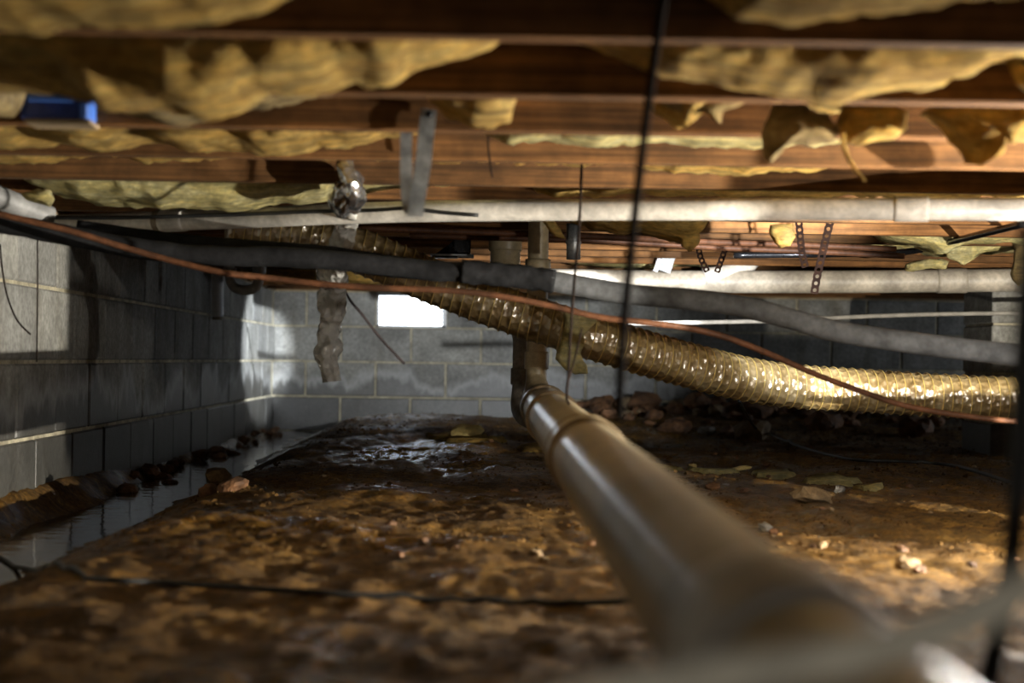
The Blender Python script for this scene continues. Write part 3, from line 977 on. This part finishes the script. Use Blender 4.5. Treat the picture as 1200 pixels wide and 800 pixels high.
# copper water lines further back
for k, (lab, pts) in enumerate((
        ('upper of two dark copper water lines behind the upper white pipe', [(420, 267, 4.6), (560, 272, 4.7), (700, 277, 4.8), (820, 283, 4.93), (940, 287, 5.0), (1050, 292, 5.0)]),
        ('lower of two dark copper water lines behind the upper white pipe', [(480, 276, 4.95), (600, 279, 5.0), (720, 283, 5.05), (840, 290, 5.1), (960, 295, 5.1), (1060, 300, 5.1)]))):
    P = pathpx(pts, 8, 0.03)
    tag(tube('copper_pipe', P, 0.009, M['copper'], None, 12), lab, 'pipe')
P = pathpx([(860, 299, 5.4), (960, 298, 5.4), (1060, 295, 5.2), (1110, 284, 4.9), (1200, 262, 4.2)], 8, 0.03)
tag(tube('steel_rod', P, 0.010, M['black_metal'], None, 10), 'dark bent conduit rising to the right above the second white pipe', 'conduit')
# pale conduit by the back wall
P = pathpx([(736, 379, 6.1), (800, 378, 6.1), (900, 376, 6.1), (960, 373, 6.1), (1060, 369, 6.1), (1165, 367, 6.1), (1300, 366, 6.1), (1650, 372, 6.1)], 8, 0.03)
tag(tube('pale_cable', P, 0.008, M['cord'], None, 10), 'thin pale cable slung in front of the dark far wall', 'cable')

# ------------------------------------------------------------------ straps
def ribbon(name, P, width, thick, mat, parent, wdir=(1, 0, 0)):
    """flat strap along P"""
    V, Fc = [], []
    n = len(P)
    for i, p in enumerate(P):
        t = (P[min(n - 1, i + 1)] - P[max(0, i - 1)]).normalized()
        wv = Vector(wdir)
        wv = (wv - t * wv.dot(t)).normalized() * width / 2
        nv = t.cross(wv).normalized() * thick / 2
        V += [p - wv - nv, p + wv - nv, p + wv + nv, p - wv + nv]
    for i in range(n - 1):
        for k in range(4):
            Fc.append((i * 4 + k, i * 4 + (k + 1) % 4, (i + 1) * 4 + (k + 1) % 4, (i + 1) * 4 + k))
    Fc += [(3, 2, 1, 0), tuple(4 * (n - 1) + k for k in range(4))]
    return mesh(name, V, Fc, mat, parent, smooth=False)


dS = JY(3) - 0.004
hang = empty('hanger_strap', at(500, 130, dS))
tag(hang, 'grey galvanised strap loop hanging in front of the joists left of centre', 'strap')
S = [at(503, 128, dS), at(500, 152, dS - 0.002), at(496, 190, dS + 0.0), at(490, 228, dS + 0.004), at(487, 250, dS + 0.012), at(484, 253, dS + 0.03)]
fleg = ribbon('front_leg', [p - hang.location for p in resample(spline(S, 6), 0.006)], 0.026, 0.0015, M['galv'], hang)
S = [at(484, 252, dS + 0.03), at(479, 244, dS + 0.055), at(476, 214, dS + 0.062), at(476, 180, dS + 0.062), at(476, 140, dS + 0.06)]
ribbon('rear_leg', [p - hang.location for p in resample(spline(S, 6), 0.006)], 0.020, 0.0015, M['galv'], hang)
ring('nail', at(503, 134, dS - 0.002) - hang.location, (0, 1, 0), 0.002, 0.006, 0.006, M['black_metal'], fleg, 10)


def perf_strap(label, pts, width):
    """strap with round holes, built as two rails and the bridges between the holes"""
    P = [at(*p) for p in pts]
    P = resample(spline(P, 8), width * 0.8)
    root = empty('perforated_strap', P[0])
    tag(root, label, 'strap')
    bm = bmesh.new()
    fine = []
    nseg = len(P) - 1
    rows = []
    for i in range(nseg):
        a, b = P[i] - root.location, P[i + 1] - root.location
        t = (b - a)
        ln = t.length
        t.normalize()
        wv = Vector((1, 0, 0))
        wv = (wv - t * wv.dot(t)).normalized()
        nv = t.cross(wv).normalized()
        hr = width * 0.24
        c = (a + b) / 2
        for sgn in (-1, 1):
            inner, outer = [], []
            for q in range(9):
                an = math.pi * q / 8
                inner.append((math.cos(an) * hr, math.sin(an) * hr))
                cx = math.cos(an)
                sy = math.sin(an)
                k = 1 / max(abs(cx) / (width / 2), abs(sy) / (ln / 2))
                outer.append((cx * k, sy * k))
            for s2, (pl_in, pl_out) in enumerate([(inner, outer)]):
                vf = [c + wv * u + t * (v * sgn) - nv * 0.0008 for u, v in pl_in]
                vo = [c + wv * u + t * (v * sgn) - nv * 0.0008 for u, v in pl_out]
                vi = [bm.verts.new(p) for p in vf]
                ve = [bm.verts.new(p) for p in vo]
                vi2 = [bm.verts.new(p + nv * 0.0016) for p in vf]
                ve2 = [bm.verts.new(p + nv * 0.0016) for p in vo]
                for q in range(8):
                    bm.faces.new((vi[q], vi[q + 1], ve[q + 1], ve[q]))
                    bm.faces.new((vi2[q], ve2[q], ve2[q + 1], vi2[q + 1]))
                    bm.faces.new((vi[q], vi2[q], vi2[q + 1], vi[q + 1]))
                    bm.faces.new((ve[q], ve[q + 1], ve2[q + 1], ve2[q]))
    me = bpy.data.meshes.new('strap_band')
    bm.to_mesh(me)
    bm.free()
    sb = link('strap_band', me, M['rust_strap'], root)
    ring('nail', Vector((0, -0.002, 0)), (0, 1, 0), 0.002, 0.007, 0.006, M['galv'], sb, 10)


perf_strap('dark perforated strap crossing in front of the second white pipe', [(974, 256, 4.47), (969, 275, 4.48), (963, 300, 4.5), (958, 322, 4.52), (954, 344, 4.53)], 0.022)
perf_strap('shorter perforated strap ending above the second white pipe', [(936, 258, 4.47), (938, 280, 4.48), (940, 298, 4.5), (944, 313, 4.52)], 0.020)
perf_strap('left leg of small perforated strap beside the white elbow', [(818, 286, 5.26), (821, 302, 5.27), (829, 318, 5.28)], 0.019)
perf_strap('right leg of small perforated strap beside the white elbow', [(852, 284, 5.26), (848, 297, 5.27), (840, 319, 5.28)], 0.019)

# ------------------------------------------------------------------ crumpled sleeve hanging from the joists
slv = empty('plastic_sleeve', at(405, 190, 3.98))
tag(slv, 'crumpled shiny foil and clear plastic sleeve hanging down past the duct', 'sleeve')


def crumple(P, r, k, seed):
    return lambda i, a: r[min(i, len(r) - 1)] * (1 + k * fbm(P[i].x * 30 + math.cos(a) * 1.3, math.sin(a) * 1.3 + seed, P[i].z * 26, 3))


Pq = resample(spline([at(404, 187, 3.54), at(407, 200, 3.535), at(412, 215, 3.535), at(410, 230, 3.56), at(404, 240, 3.62)], 8), 0.004)
child_tube(slv, 'foil_top', Pq, crumple(Pq, [0.016 + 0.016 * sstep(0, 0.5, i / len(Pq)) for i in range(len(Pq))], 0.55, 1.0), M['foil'], 28)
Pq = resample(spline([at(404, 240, 3.80), at(406, 256, 4.02), at(402, 285, 4.08), at(396, 310, 4.16), at(390, 322, 4.22)], 8), 0.005)
child_tube(slv, 'film_middle', Pq, crumple(Pq, [0.030 - 0.004 * i / len(Pq) for i in range(len(Pq))], 0.4, 4.0), M['film'], 28)
Pq = resample(spline([at(388, 316, 4.22), at(390, 335, 4.30), at(388, 365, 4.36), at(386, 395, 4.38), at(385, 420, 4.38), at(389, 440, 4.38), at(390, 447, 4.38)], 8), 0.005)
rr = [0.033 + 0.004 * math.sin(i * 0.25) - 0.007 * sstep(0.6, 1.0, i / len(Pq)) for i in range(len(Pq))]
child_tube(slv, 'film_bottom', Pq, crumple(Pq, rr, 0.38, 7.0), M['film'], 28)
child_tube(slv, 'foil_core', [p + Vector((0, 0.0, 0)) for p in Pq[2:-5]], crumple(Pq, [x * 0.30 for x in rr], 0.6, 9.0), M['foil'], 24)
child_ring(slv, 'brown_end', at(390, 439, 4.38), (0.03, 0, 1), 0.008, 0.017, 0.02, M['pvc_drain_dark'])

# ------------------------------------------------------------------ small fixtures
# blue electrical box on a joist
d = JY(3) - 0.03
bb = empty('junction_box', at(70, 130, d))
tag(bb, 'blue plastic electrical box on a joist at the upper left', 'electrical box')
bx0, bx1 = at(30, 130, d).x - bb.location.x, at(108, 130, d).x - bb.location.x
bz1, bz0 = at(70, 113, d).z - bb.location.z, at(70, 143, d).z - bb.location.z
bbody = box('box_body', bx0, bx1 - 0.014, -0.03, 0.03, bz0, bz1, M['blue'], bb, 0.003)
box('side_flange', bx1 - 0.0135, bx1, -0.034, 0.03, bz0, bz1 - 0.004, M['blue_light'], bb, 0.002)
box('face_lip', bx0 + 0.012, bx1 - 0.02, -0.036, -0.0305, bz1 - 0.014, bz1 - 0.002, M['blue_light'], bbody, 0.002)
box('bottom_plate', bx0 + 0.01, bx1 + 0.006, -0.045, 0.03, bz0 - 0.008, bz0 - 0.0005, M['sill'], bb, 0.001)
# black boot above the hose
d = 5.35
bt = empty('duct_boot', at(535, 300, d))
tag(bt, 'black sheet metal duct boot under the floor left of the cream pipe', 'duct fitting')
L0 = bt.location
p0, p1 = at(512, 300, d) - L0, at(552, 276, d) - L0
boot = box('boot_body', (at(536, 0, d) - L0).x, p1.x, -0.05, 0.05, p0.z + 0.006, JB + 0.23 - L0.z, M['black_metal'], bt, 0.004)
V = [at(504, 302, d - 0.06) - L0, at(536, 302, d - 0.06) - L0, at(536, 278, d - 0.03) - L0, at(528, 285, d - 0.04) - L0]
V2 = [v + Vector((0, 0.05, 0)) for v in V]
mesh('side_wing', V + V2, [(0, 1, 2, 3), (7, 6, 5, 4), (0, 4, 5, 1), (1, 5, 6, 2), (2, 6, 7, 3), (3, 7, 4, 0)], M['black_metal'], boot, False)
box('flange', p0.x - 0.02, p1.x + 0.01, -0.065, 0.06, p0.z - 0.002, p0.z + 0.004, M['galv'], bt, 0.001)
# grey steel can behind the thin wire
d = 4.5
gc = empty('steel_collar', at(672, 270, d))
tag(gc, 'short blue grey steel collar hanging behind the thin wire', 'duct fitting')
child_tube(gc, 'collar_body', [at(672, 262, d), at(672, 282, d), at(672, 304, d)], 0.019, M['galv'], 20)
child_ring(gc, 'collar_rim', at(672, 284, d), (0, 0, 1), 0.018, 0.021, 0.008, M['galv'])
# bent flashing
d = 6.404
fl = empty('metal_bracket', at(780, 300, d))
tag(fl, 'bent shiny metal bracket above the second white pipe', 'bracket')
ribbon('plate', [p - fl.location for p in resample([at(786, 284, d + 0.01), at(784, 300, d), at(778, 318, d - 0.01)], 0.01)], 0.05, 0.0015, M['galv'], fl)
ribbon('brace', [p - fl.location for p in resample([at(779, 286, d - 0.03), at(768, 318, d - 0.03)], 0.01)], 0.018, 0.0015, M['black_metal'], fl)
# white cable clip at the upper right
d = 5.3
P = [at(1119, 264, d), at(1117, 271, d), at(1121, 275, d), at(1130, 275, d), at(1133, 271, d), at(1132, 262, d)]
tag(tube('cable_clip', resample(spline(P, 6), 0.004), 0.005, M['white_paint'], None, 10), 'small white hook shaped cable clip at the upper right', 'clip')

# ------------------------------------------------------------------ wires
def wire(name, label, pts, r, mat='wire', cat='wire', seg=8, step=0.015):
    return tag(tube(name, pathpx(pts, 8, step), r, M[mat], None, seg), label, cat)


wire('hanging_wire', 'out of focus dark wire hanging from the near joists right of centre', [(782, -30, 1.9), (771, 40, 1.9), (756, 150, 1.9), (742, 270, 1.9), (731, 380, 1.9), (727, 440, 1.9), (726, 492, 1.9)], 0.0052)
wire('hanging_wire', 'thin rusty wire hanging past the yellow rag on the duct', [(684, 100, 3.3), (682, 180, 3.3), (679, 260, 3.3), (673, 330, 3.3), (668, 400, 3.3), (666, 440, 3.3), (664, 468, 3.3), (672, 478, 3.3), (692, 488, 3.3)], 0.0028)
wire('hanging_wire', 'short branch wire beside the yellow rag on the duct', [(682, 384, 3.32), (676, 410, 3.32), (670, 432, 3.32), (666, 446, 3.32)], 0.0022)
wire('hanging_wire', 'short thin wire on the lit joist face right of the strap', [(573, 148, 3.12), (572, 170, 3.12), (574, 190, 3.12), (577, 208, 3.12)], 0.0018)
wire('hanging_wire', 'thin vertical wire hanging in front of the left block wall', [(45, 222, 4.0), (44, 280, 4.0), (44, 350, 4.0), (43, 424, 4.0)], 0.0018)
wire('hanging_wire', 'thin red brown wire curving down at the left edge', [(0, 286, 3.9), (2, 310, 3.9), (8, 345, 3.9), (20, 375, 3.9), (36, 392, 3.9)], 0.0022)
wire('hanging_wire', 'thin wire slanting down the back wall left of the bright vent', [(394, 316, 7.5), (408, 348, 7.5), (424, 368, 7.5), (444, 394, 7.5), (466, 418, 7.5), (474, 426, 7.5)], 0.006)
wire('black_cable', 'blurred black cable hanging close to the camera at the right edge', [(1206, 260, 1.25), (1200, 400, 1.25), (1196, 500, 1.25), (1190, 600, 1.25), (1180, 690, 1.22), (1160, 790, 1.18), (1150, 850, 1.15)], 0.008, 'cable', 'cable')
wire('rope', 'blurred pale rope crossing close to the camera at the bottom right', [(600, 850, 0.62), (720, 815, 0.62), (850, 790, 0.62), (1000, 768, 0.62), (1100, 738, 0.62), (1190, 695, 0.62), (1290, 650, 0.62)], 0.0085, 'rope', 'rope', 14)


def ground_wire(name, label, pts, r, mat, cat='cable'):
    P = spline([on_ground(px, py, r) for px, py in pts], 8)
    P = [Vector((p.x, p.y, max(p.z, gz(p.x, p.y) + r * 0.8, 0.022 + r * 0.5))) for p in resample(P, 0.02)]
    return tag(tube(name, P, r, M[mat], None, 8), label, cat)


ground_wire('black_cable', 'black cable lying across the soil in the foreground', [(-60, 655), (0, 665), (100, 682), (200, 689), (350, 697), (500, 708), (650, 711), (780, 706), (900, 700)], 0.0048, 'cable')
ground_wire('black_cable', 'black cable lying on the soil at the right beyond the duct', [(880, 500), (930, 522), (990, 539), (1060, 543), (1120, 548), (1195, 572), (1260, 600)], 0.006, 'cable')
wire('black_cable', 'short black cable dropping from the duct to the soil', [(866, 470, 5.5), (872, 480, 5.7), (880, 494, 6.0), (886, 502, 6.2)], 0.005, 'cable', 'cable')

# ------------------------------------------------------------------ stones and debris
def rock_data(seed, sub=2, flat=0.7):
    bm = bmesh.new()
    bmesh.ops.create_icosphere(bm, subdivisions=sub, radius=1.0)
    for v in bm.verts:
        n = v.co.copy()
        k = 1 + 0.42 * noise.noise(n * 1.3 + Vector((seed * 3.1, 0, 0))) + 0.18 * noise.noise(n * 3.2 + Vector((0, seed, 0)))
        q = n * k
        q.z *= flat
        v.co = q
    me = bpy.data.meshes.new('rock')
    bm.to_mesh(me)
    bm.free()
    return me


rocks = {}
for mat in ('rock', 'rock_tan', 'rock_grey', 'cream'):
    rocks[mat] = []
    for s in range(5):
        me = rock_data(s * 1.7 + len(mat), 2, 0.72 if mat != 'cream' else 0.45)
        me.materials.append(M[mat])
        rocks[mat].append(me)


def rock(p, size, mat, label, cat='rock', group=None, name='clay_clod', sx=1.0, seed=None):
    rr_ = random.Random(seed if seed is not None else int(p.x * 1000 + p.y * 77))
    o = link(name, rr_.choice(rocks[mat]))
    o.location = p + Vector((0, 0, size * 0.32))
    o.scale = (size * sx, size * rr_.uniform(0.8, 1.1), size * rr_.uniform(0.75, 1.05))
    o.rotation_euler = (rr_.uniform(-0.3, 0.3), rr_.uniform(-0.3, 0.3), rr_.uniform(0, 6.28))
    tag(o, label, cat, group)
    return o


rg = random.Random(5)
for i in range(170):
    x = rg.uniform(0.35, 3.2)
    y = 9.45 - abs(rg.gauss(0, 0.75))
    if y < 7.3:
        continue
    if 2.0 < x < 2.55 and y < 7.3:
        continue
    s = min(0.11, 0.025 + abs(rg.gauss(0, 0.03)))
    z = gz(x, y)
    rock(Vector((x, y, z + rg.uniform(-0.2, 0.4) * s)), s, rg.choice(['rock', 'rock', 'rock', 'rock_tan']), 'reddish clay clod in the rubble heap along the back wall', 'clod', 'clay clods heaped along the back wall')
specials = [
    (882, 514, 0.115, 'rock_tan', 'largest tan clod standing in front of the rubble heap', 'clod', 1.0),
    (1072, 509, 0.10, 'rock', 'big reddish clod in the rubble heap below the duct near the pier', 'clod', 1.0),
    (790, 506, 0.075, 'rock', 'rounded reddish clod at the front of the rubble heap left of the cable', 'clod', 1.3),
    (828, 508, 0.05, 'rock_grey', 'small grey stone at the front of the rubble heap', 'stone', 1.0),
    (547, 512, 0.085, 'cream', 'bright yellow foam chunk on the crest of the soil', 'foam scrap', 1.1),
    (954, 588, 0.050, 'rock_tan', 'pale pointed clod on the open soil right of the drain pipe', 'clod', 1.3),
    (984, 577, 0.022, 'rock_grey', 'small dark stone beside the pale pointed clod', 'stone', 1.4),
    (897, 622, 0.020, 'rock_grey', 'small grey stone on the soil between pale clod and drain pipe', 'stone', 1.2),
    (963, 642, 0.016, 'rock_tan', 'tiny pale pebble on the soil below the pale pointed clod', 'stone', 1.0),
    (1062, 664, 0.022, 'rock_tan', 'pale crumbly clod on the soil near the right foreground', 'clod', 1.3),
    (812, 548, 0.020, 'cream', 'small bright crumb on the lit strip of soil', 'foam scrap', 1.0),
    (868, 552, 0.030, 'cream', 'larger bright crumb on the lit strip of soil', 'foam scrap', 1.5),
    (835, 573, 0.024, 'rock', 'dark clod pair member on the soil behind the drain pipe', 'clod', 1.5),
    (257, 566, 0.060, 'rock_tan', 'tan clod at the edge of the puddle', 'clod', 1.1),
    (272, 574, 0.040, 'rock', 'brown clod leaning on the tan one beside the puddle', 'clod', 1.2),
    (244, 579, 0.032, 'rock', 'small brown clod at the water edge before the tan one', 'clod', 1.2),
    (176, 558, 0.055, 'rock', 'low brown clod at the foot of the left wall', 'clod', 1.4),
    (148, 578, 0.04, 'rock', 'flat brown clod in the near end of the puddle by the wall', 'clod', 1.5),
    (120, 606, 0.022, 'rock', 'dark pebble standing in the puddle', 'clod', 1.2),
    (150, 607, 0.020, 'rock', 'second dark pebble standing in the puddle to its right', 'clod', 1.2),
]
for px, py, s, mt, lab, cat, sx in specials:
    p = on_ground(px, py)
    rock(p, s * 0.8, mt, lab, cat, None, {'clod': 'clay_clod', 'stone': 'stone', 'foam scrap': 'foam_scrap'}[cat], sx)
for i in range(34):
    y = rg.uniform(5.5, 9.6)
    x = -1.16 + abs(rg.gauss(0, 0.05))
    s = rg.uniform(0.012, 0.035)
    rock(Vector((x + s * 0.6, y, gz(x, y))), s, 'rock', 'small wet clod along the foot of the left wall', 'clod', 'wet clods along the left wall')
for i in range(60):
    y = rg.uniform(2.6, 7.5)
    x = rg.uniform(-0.6, 0.33 * y)
    if abs(x - DX) < 0.02:
        continue
    s = rg.uniform(0.005, 0.014)
    rock(Vector((x, y, gz(x, y))), s, rg.choice(['rock', 'rock', 'rock_tan']), 'small clay crumb scattered on the open soil', 'clod', 'clay crumbs on the open soil')
# loose grit strewn over the soil, too fine to count
gr = random.Random(31)
gv, gf = [], []
tet = [(0, 1, 2), (0, 3, 1), (1, 3, 2), (2, 3, 0), (4, 2, 1), (4, 1, 0), (4, 0, 2)]
made = 0
while made < 9000:
    y = 3.0 + 6.4 * gr.random() ** 1.1
    x = gr.uniform(-0.75, 0.35 * y + 0.1)
    dens = fbm(x * 1.5, y * 1.5, 9.0, 3) + (0.35 if y > 7.4 and x > 0.2 else 0.0) + 0.12 * x
    if dens < gr.uniform(-0.5, 0.5):
        continue
    sz = gr.uniform(0.0012, 0.0038) * (1.8 if gr.random() < 0.12 else 1.0) * (1 + 0.12 * (y - 2))
    z = gz(x, y)
    b0 = len(gv)
    a0 = gr.uniform(0, 6.28)
    for q in range(3):
        k_ = gr.uniform(0.7, 1.4)
        gv.append((x + math.cos(a0 + q * 2.1) * sz * k_, y + math.sin(a0 + q * 2.1) * sz * k_, z + sz * gr.uniform(0.0, 0.5)))
    gv.append((x, y, z - sz * 0.6))
    gv.append((x + gr.uniform(-0.4, 0.4) * sz, y + gr.uniform(-0.4, 0.4) * sz, z + sz * gr.uniform(0.8, 1.3)))
    gf += [(b0, b0 + 2, b0 + 3), (b0 + 2, b0 + 1, b0 + 3), (b0 + 1, b0, b0 + 3), (b0, b0 + 1, b0 + 4), (b0 + 1, b0 + 2, b0 + 4), (b0 + 2, b0, b0 + 4)]
    made += 1
grit = mesh('soil_grit', gv, gf, M['grit'], None, False)
tag(grit, 'fine clay grit strewn over the soil', 'grit', None, 'stuff')
# flat yellow debris near the crest, then pale shreds standing in for sunlit soil
for px, py, wpx, hpx, lab in ((555, 515, 34, 4, 'flat yellow insulation shred beside the foam chunk on the crest'), (520, 513, 18, 4, 'small yellow insulation shred left of the foam chunk'), (628, 526, 20, 4, 'straw coloured shred on the soil left of the drain pipe'), (770, 549, 30, 3, 'sunlit soil added as a pale shred just right of the drain pipe'), (835, 553, 34, 3, 'sunlit soil added as a long pale shred beside the larger bright crumb'), (905, 559, 26, 3, 'sunlit soil added as a pale shred midway along the line'), (975, 565, 34, 3, 'sunlit soil added as a pale shred above the pale pointed clod'), (1020, 572, 16, 3, 'sunlit soil added as a short pale shred at the right end of the line')):
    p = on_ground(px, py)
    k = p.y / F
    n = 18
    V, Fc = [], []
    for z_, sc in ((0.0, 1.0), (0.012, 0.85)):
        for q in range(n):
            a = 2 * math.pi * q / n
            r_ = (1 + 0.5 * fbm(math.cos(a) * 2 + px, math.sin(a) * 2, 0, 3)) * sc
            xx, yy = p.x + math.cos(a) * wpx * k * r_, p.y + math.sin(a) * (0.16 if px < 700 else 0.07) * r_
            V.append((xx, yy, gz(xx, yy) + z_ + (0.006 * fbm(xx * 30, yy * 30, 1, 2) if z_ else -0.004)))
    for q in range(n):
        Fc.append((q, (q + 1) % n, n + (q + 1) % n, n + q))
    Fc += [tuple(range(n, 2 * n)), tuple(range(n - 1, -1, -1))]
    tag(mesh('shred_and_sunlit_soil', V, Fc, M['insul' if px < 700 else 'insul_pale']), lab, 'insulation')

# ------------------------------------------------------------------ work lamp at the right, outside the frame
gl = gz(LAMP_POS[0], LAMP_POS[1])
lamp = empty('work_lamp', (LAMP_POS[0], LAMP_POS[1], gl))
tag(lamp, 'clamp work lamp standing on the soil beyond the right edge', 'lamp')
lz = LAMP_POS[2] - gl
aim = Vector((-0.62, 0.74, 0.26)).normalized()
tube('foot', [Vector((0.09, -0.10, 0.0)), Vector((0.09, -0.10, 0.012))], 0.07, M['black_metal'], lamp, 20)
tube('stem', [Vector((0.09, -0.10, 0.012)), Vector((0.09, -0.10, lz * 0.7)), Vector((0, 0, lz)) - aim * 0.10], 0.007, M['black_metal'], lamp, 10)
q = [Vector((0, 0, lz)) - aim * 0.10 + aim * s for s in (0.0, 0.02, 0.04, 0.065)]
tube('reflector', q, [0.02, 0.035, 0.05, 0.065], M['galv'], lamp, 24, False)
tube('bulb', [Vector((0, 0, lz)) - aim * s for s in (0.085, 0.07, 0.05, 0.035, 0.03)], [0.008, 0.014, 0.020, 0.012, 0.003], M['bulb'], lamp, 14)
ld = bpy.data.lights.new('lamp_light', 'SPOT')
ld.energy = LAMP_POWER
ld.color = (1.0, 0.94, 0.81)
ld.shadow_soft_size = 0.007
ld.spot_size = math.radians(165)
ld.spot_blend = 0.5
lo = bpy.data.objects.new('lamp_light', ld)
C.objects.link(lo)
lo.parent = lamp
lo.location = (0, 0, lz)
lo.rotation_mode = 'QUATERNION'
lo.rotation_quaternion = aim.to_track_quat('-Z', 'Y')
# block added by the lamp to shade the soil and lower back wall
a2 = math.radians(100)
lbx, lby = LAMP_POS[0] + 0.72 * math.cos(a2), LAMP_POS[1] + 0.72 * math.sin(a2)
lb = empty('shadow_block', (lbx, lby, gz(lbx, lby) - 0.01), a2 + math.pi / 2)
tag(lb, 'concrete block added beside the work lamp to shade the ground', 'block')
box('shell', -0.17, 0.17, -0.095, 0.095, 0, 0.215, M['block'], lb, 0.006)
box('web', -0.09, 0.09, -0.06, 0.06, 0.216, 0.22, M['mortar'], lb, 0.001)

# small caged lamp added beyond the right edge as fill for the duct
dl = empty('fill_lamp', FILL_POS)
tag(dl, 'caged fill lamp added beyond the right edge', 'lamp')
tube('cord', [Vector((0, 0, 0.03)), Vector((0, 0.0, JB - FILL_POS[2]))], 0.004, M['cable'], dl, 8)  # cord of the added fill lamp
tube('fill_lamp_socket', [Vector((0, 0, 0.025)), Vector((0, 0, 0.06))], 0.014, M['black_metal'], dl, 14)
for i in range(4):
    a = math.pi / 4 + i * math.pi / 2
    cs, sn = math.cos(a), math.sin(a)
    tube('fill_lamp_cage_bar', spline([Vector((0.014 * cs, 0.014 * sn, 0.03)), Vector((0.035 * cs, 0.035 * sn, 0.0)), Vector((0.02 * cs, 0.02 * sn, -0.04)), Vector((0, 0, -0.05))], 5), 0.0012, M['galv'], dl, 6)
tube('bulb', [Vector((0, 0, 0.014)), Vector((0, 0, 0.018)), Vector((0, 0, 0.022)), Vector((0, 0, 0.026))], [0.003, 0.008, 0.008, 0.005], M['bulb'], dl, 12)  # bulb of the added fill lamp
pd = bpy.data.lights.new('fill_lamp_bulb', 'POINT')
pd.energy = FILL_POWER
pd.color = (1.0, 0.95, 0.86)
pd.shadow_soft_size = 0.012
po = bpy.data.objects.new('fill_lamp_bulb', pd)
C.objects.link(po)
po.parent = dl


# two spots added beyond the right edge to light back wall and corner
def fill_spot(label, pos, target, half_deg, blend, power, color):
    t = empty('fill_spot', pos)
    tag(t, label, 'fill_spot')
    d_ = (Vector(target) - Vector(pos)).normalized()
    tube('barrel', [d_ * -0.16, d_ * -0.155, d_ * -0.05], [0.010, 0.013, 0.013], M['black_metal'], t, 16)
    tube('head', [d_ * -0.05, d_ * -0.03, d_ * -0.012], [0.013, 0.022, 0.024], M['black_metal'], t, 20)
    tube('lens', [d_ * -0.0118, d_ * -0.010], 0.021, M['bulb'], t, 20)
    tube('hanging_loop', [d_ * -0.15, Vector((d_.x * -0.15, d_.y * -0.15, JB - pos[2]))], 0.0015, M['cable'], t, 6)
    l_ = bpy.data.lights.new('fill_spot_beam', 'SPOT')
    l_.energy = power
    l_.color = color
    l_.shadow_soft_size = 0.02
    l_.spot_size = math.radians(half_deg * 2)
    l_.spot_blend = blend
    b_ = bpy.data.objects.new('fill_spot_beam', l_)
    C.objects.link(b_)
    b_.parent = t
    b_.rotation_mode = 'QUATERNION'
    b_.rotation_quaternion = d_.to_track_quat('-Z', 'Y')


fill_spot('black spot lamp added beyond the right edge to brighten the back wall', (1.20, 2.98, CZ + 0.19), (-0.15, 9.7, CZ + 0.36), 12.8, 1.0, FILL_WALL_POWER, (0.93, 0.97, 1.0))
fill_spot('second black spot lamp added beyond the right edge to brighten the far corner', (2.3, 3.2, CZ + 0.27), (-1.18, 9.05, CZ + 0.02), 3.6, 0.4, FILL_CORNER_POWER, (0.86, 0.93, 1.0))
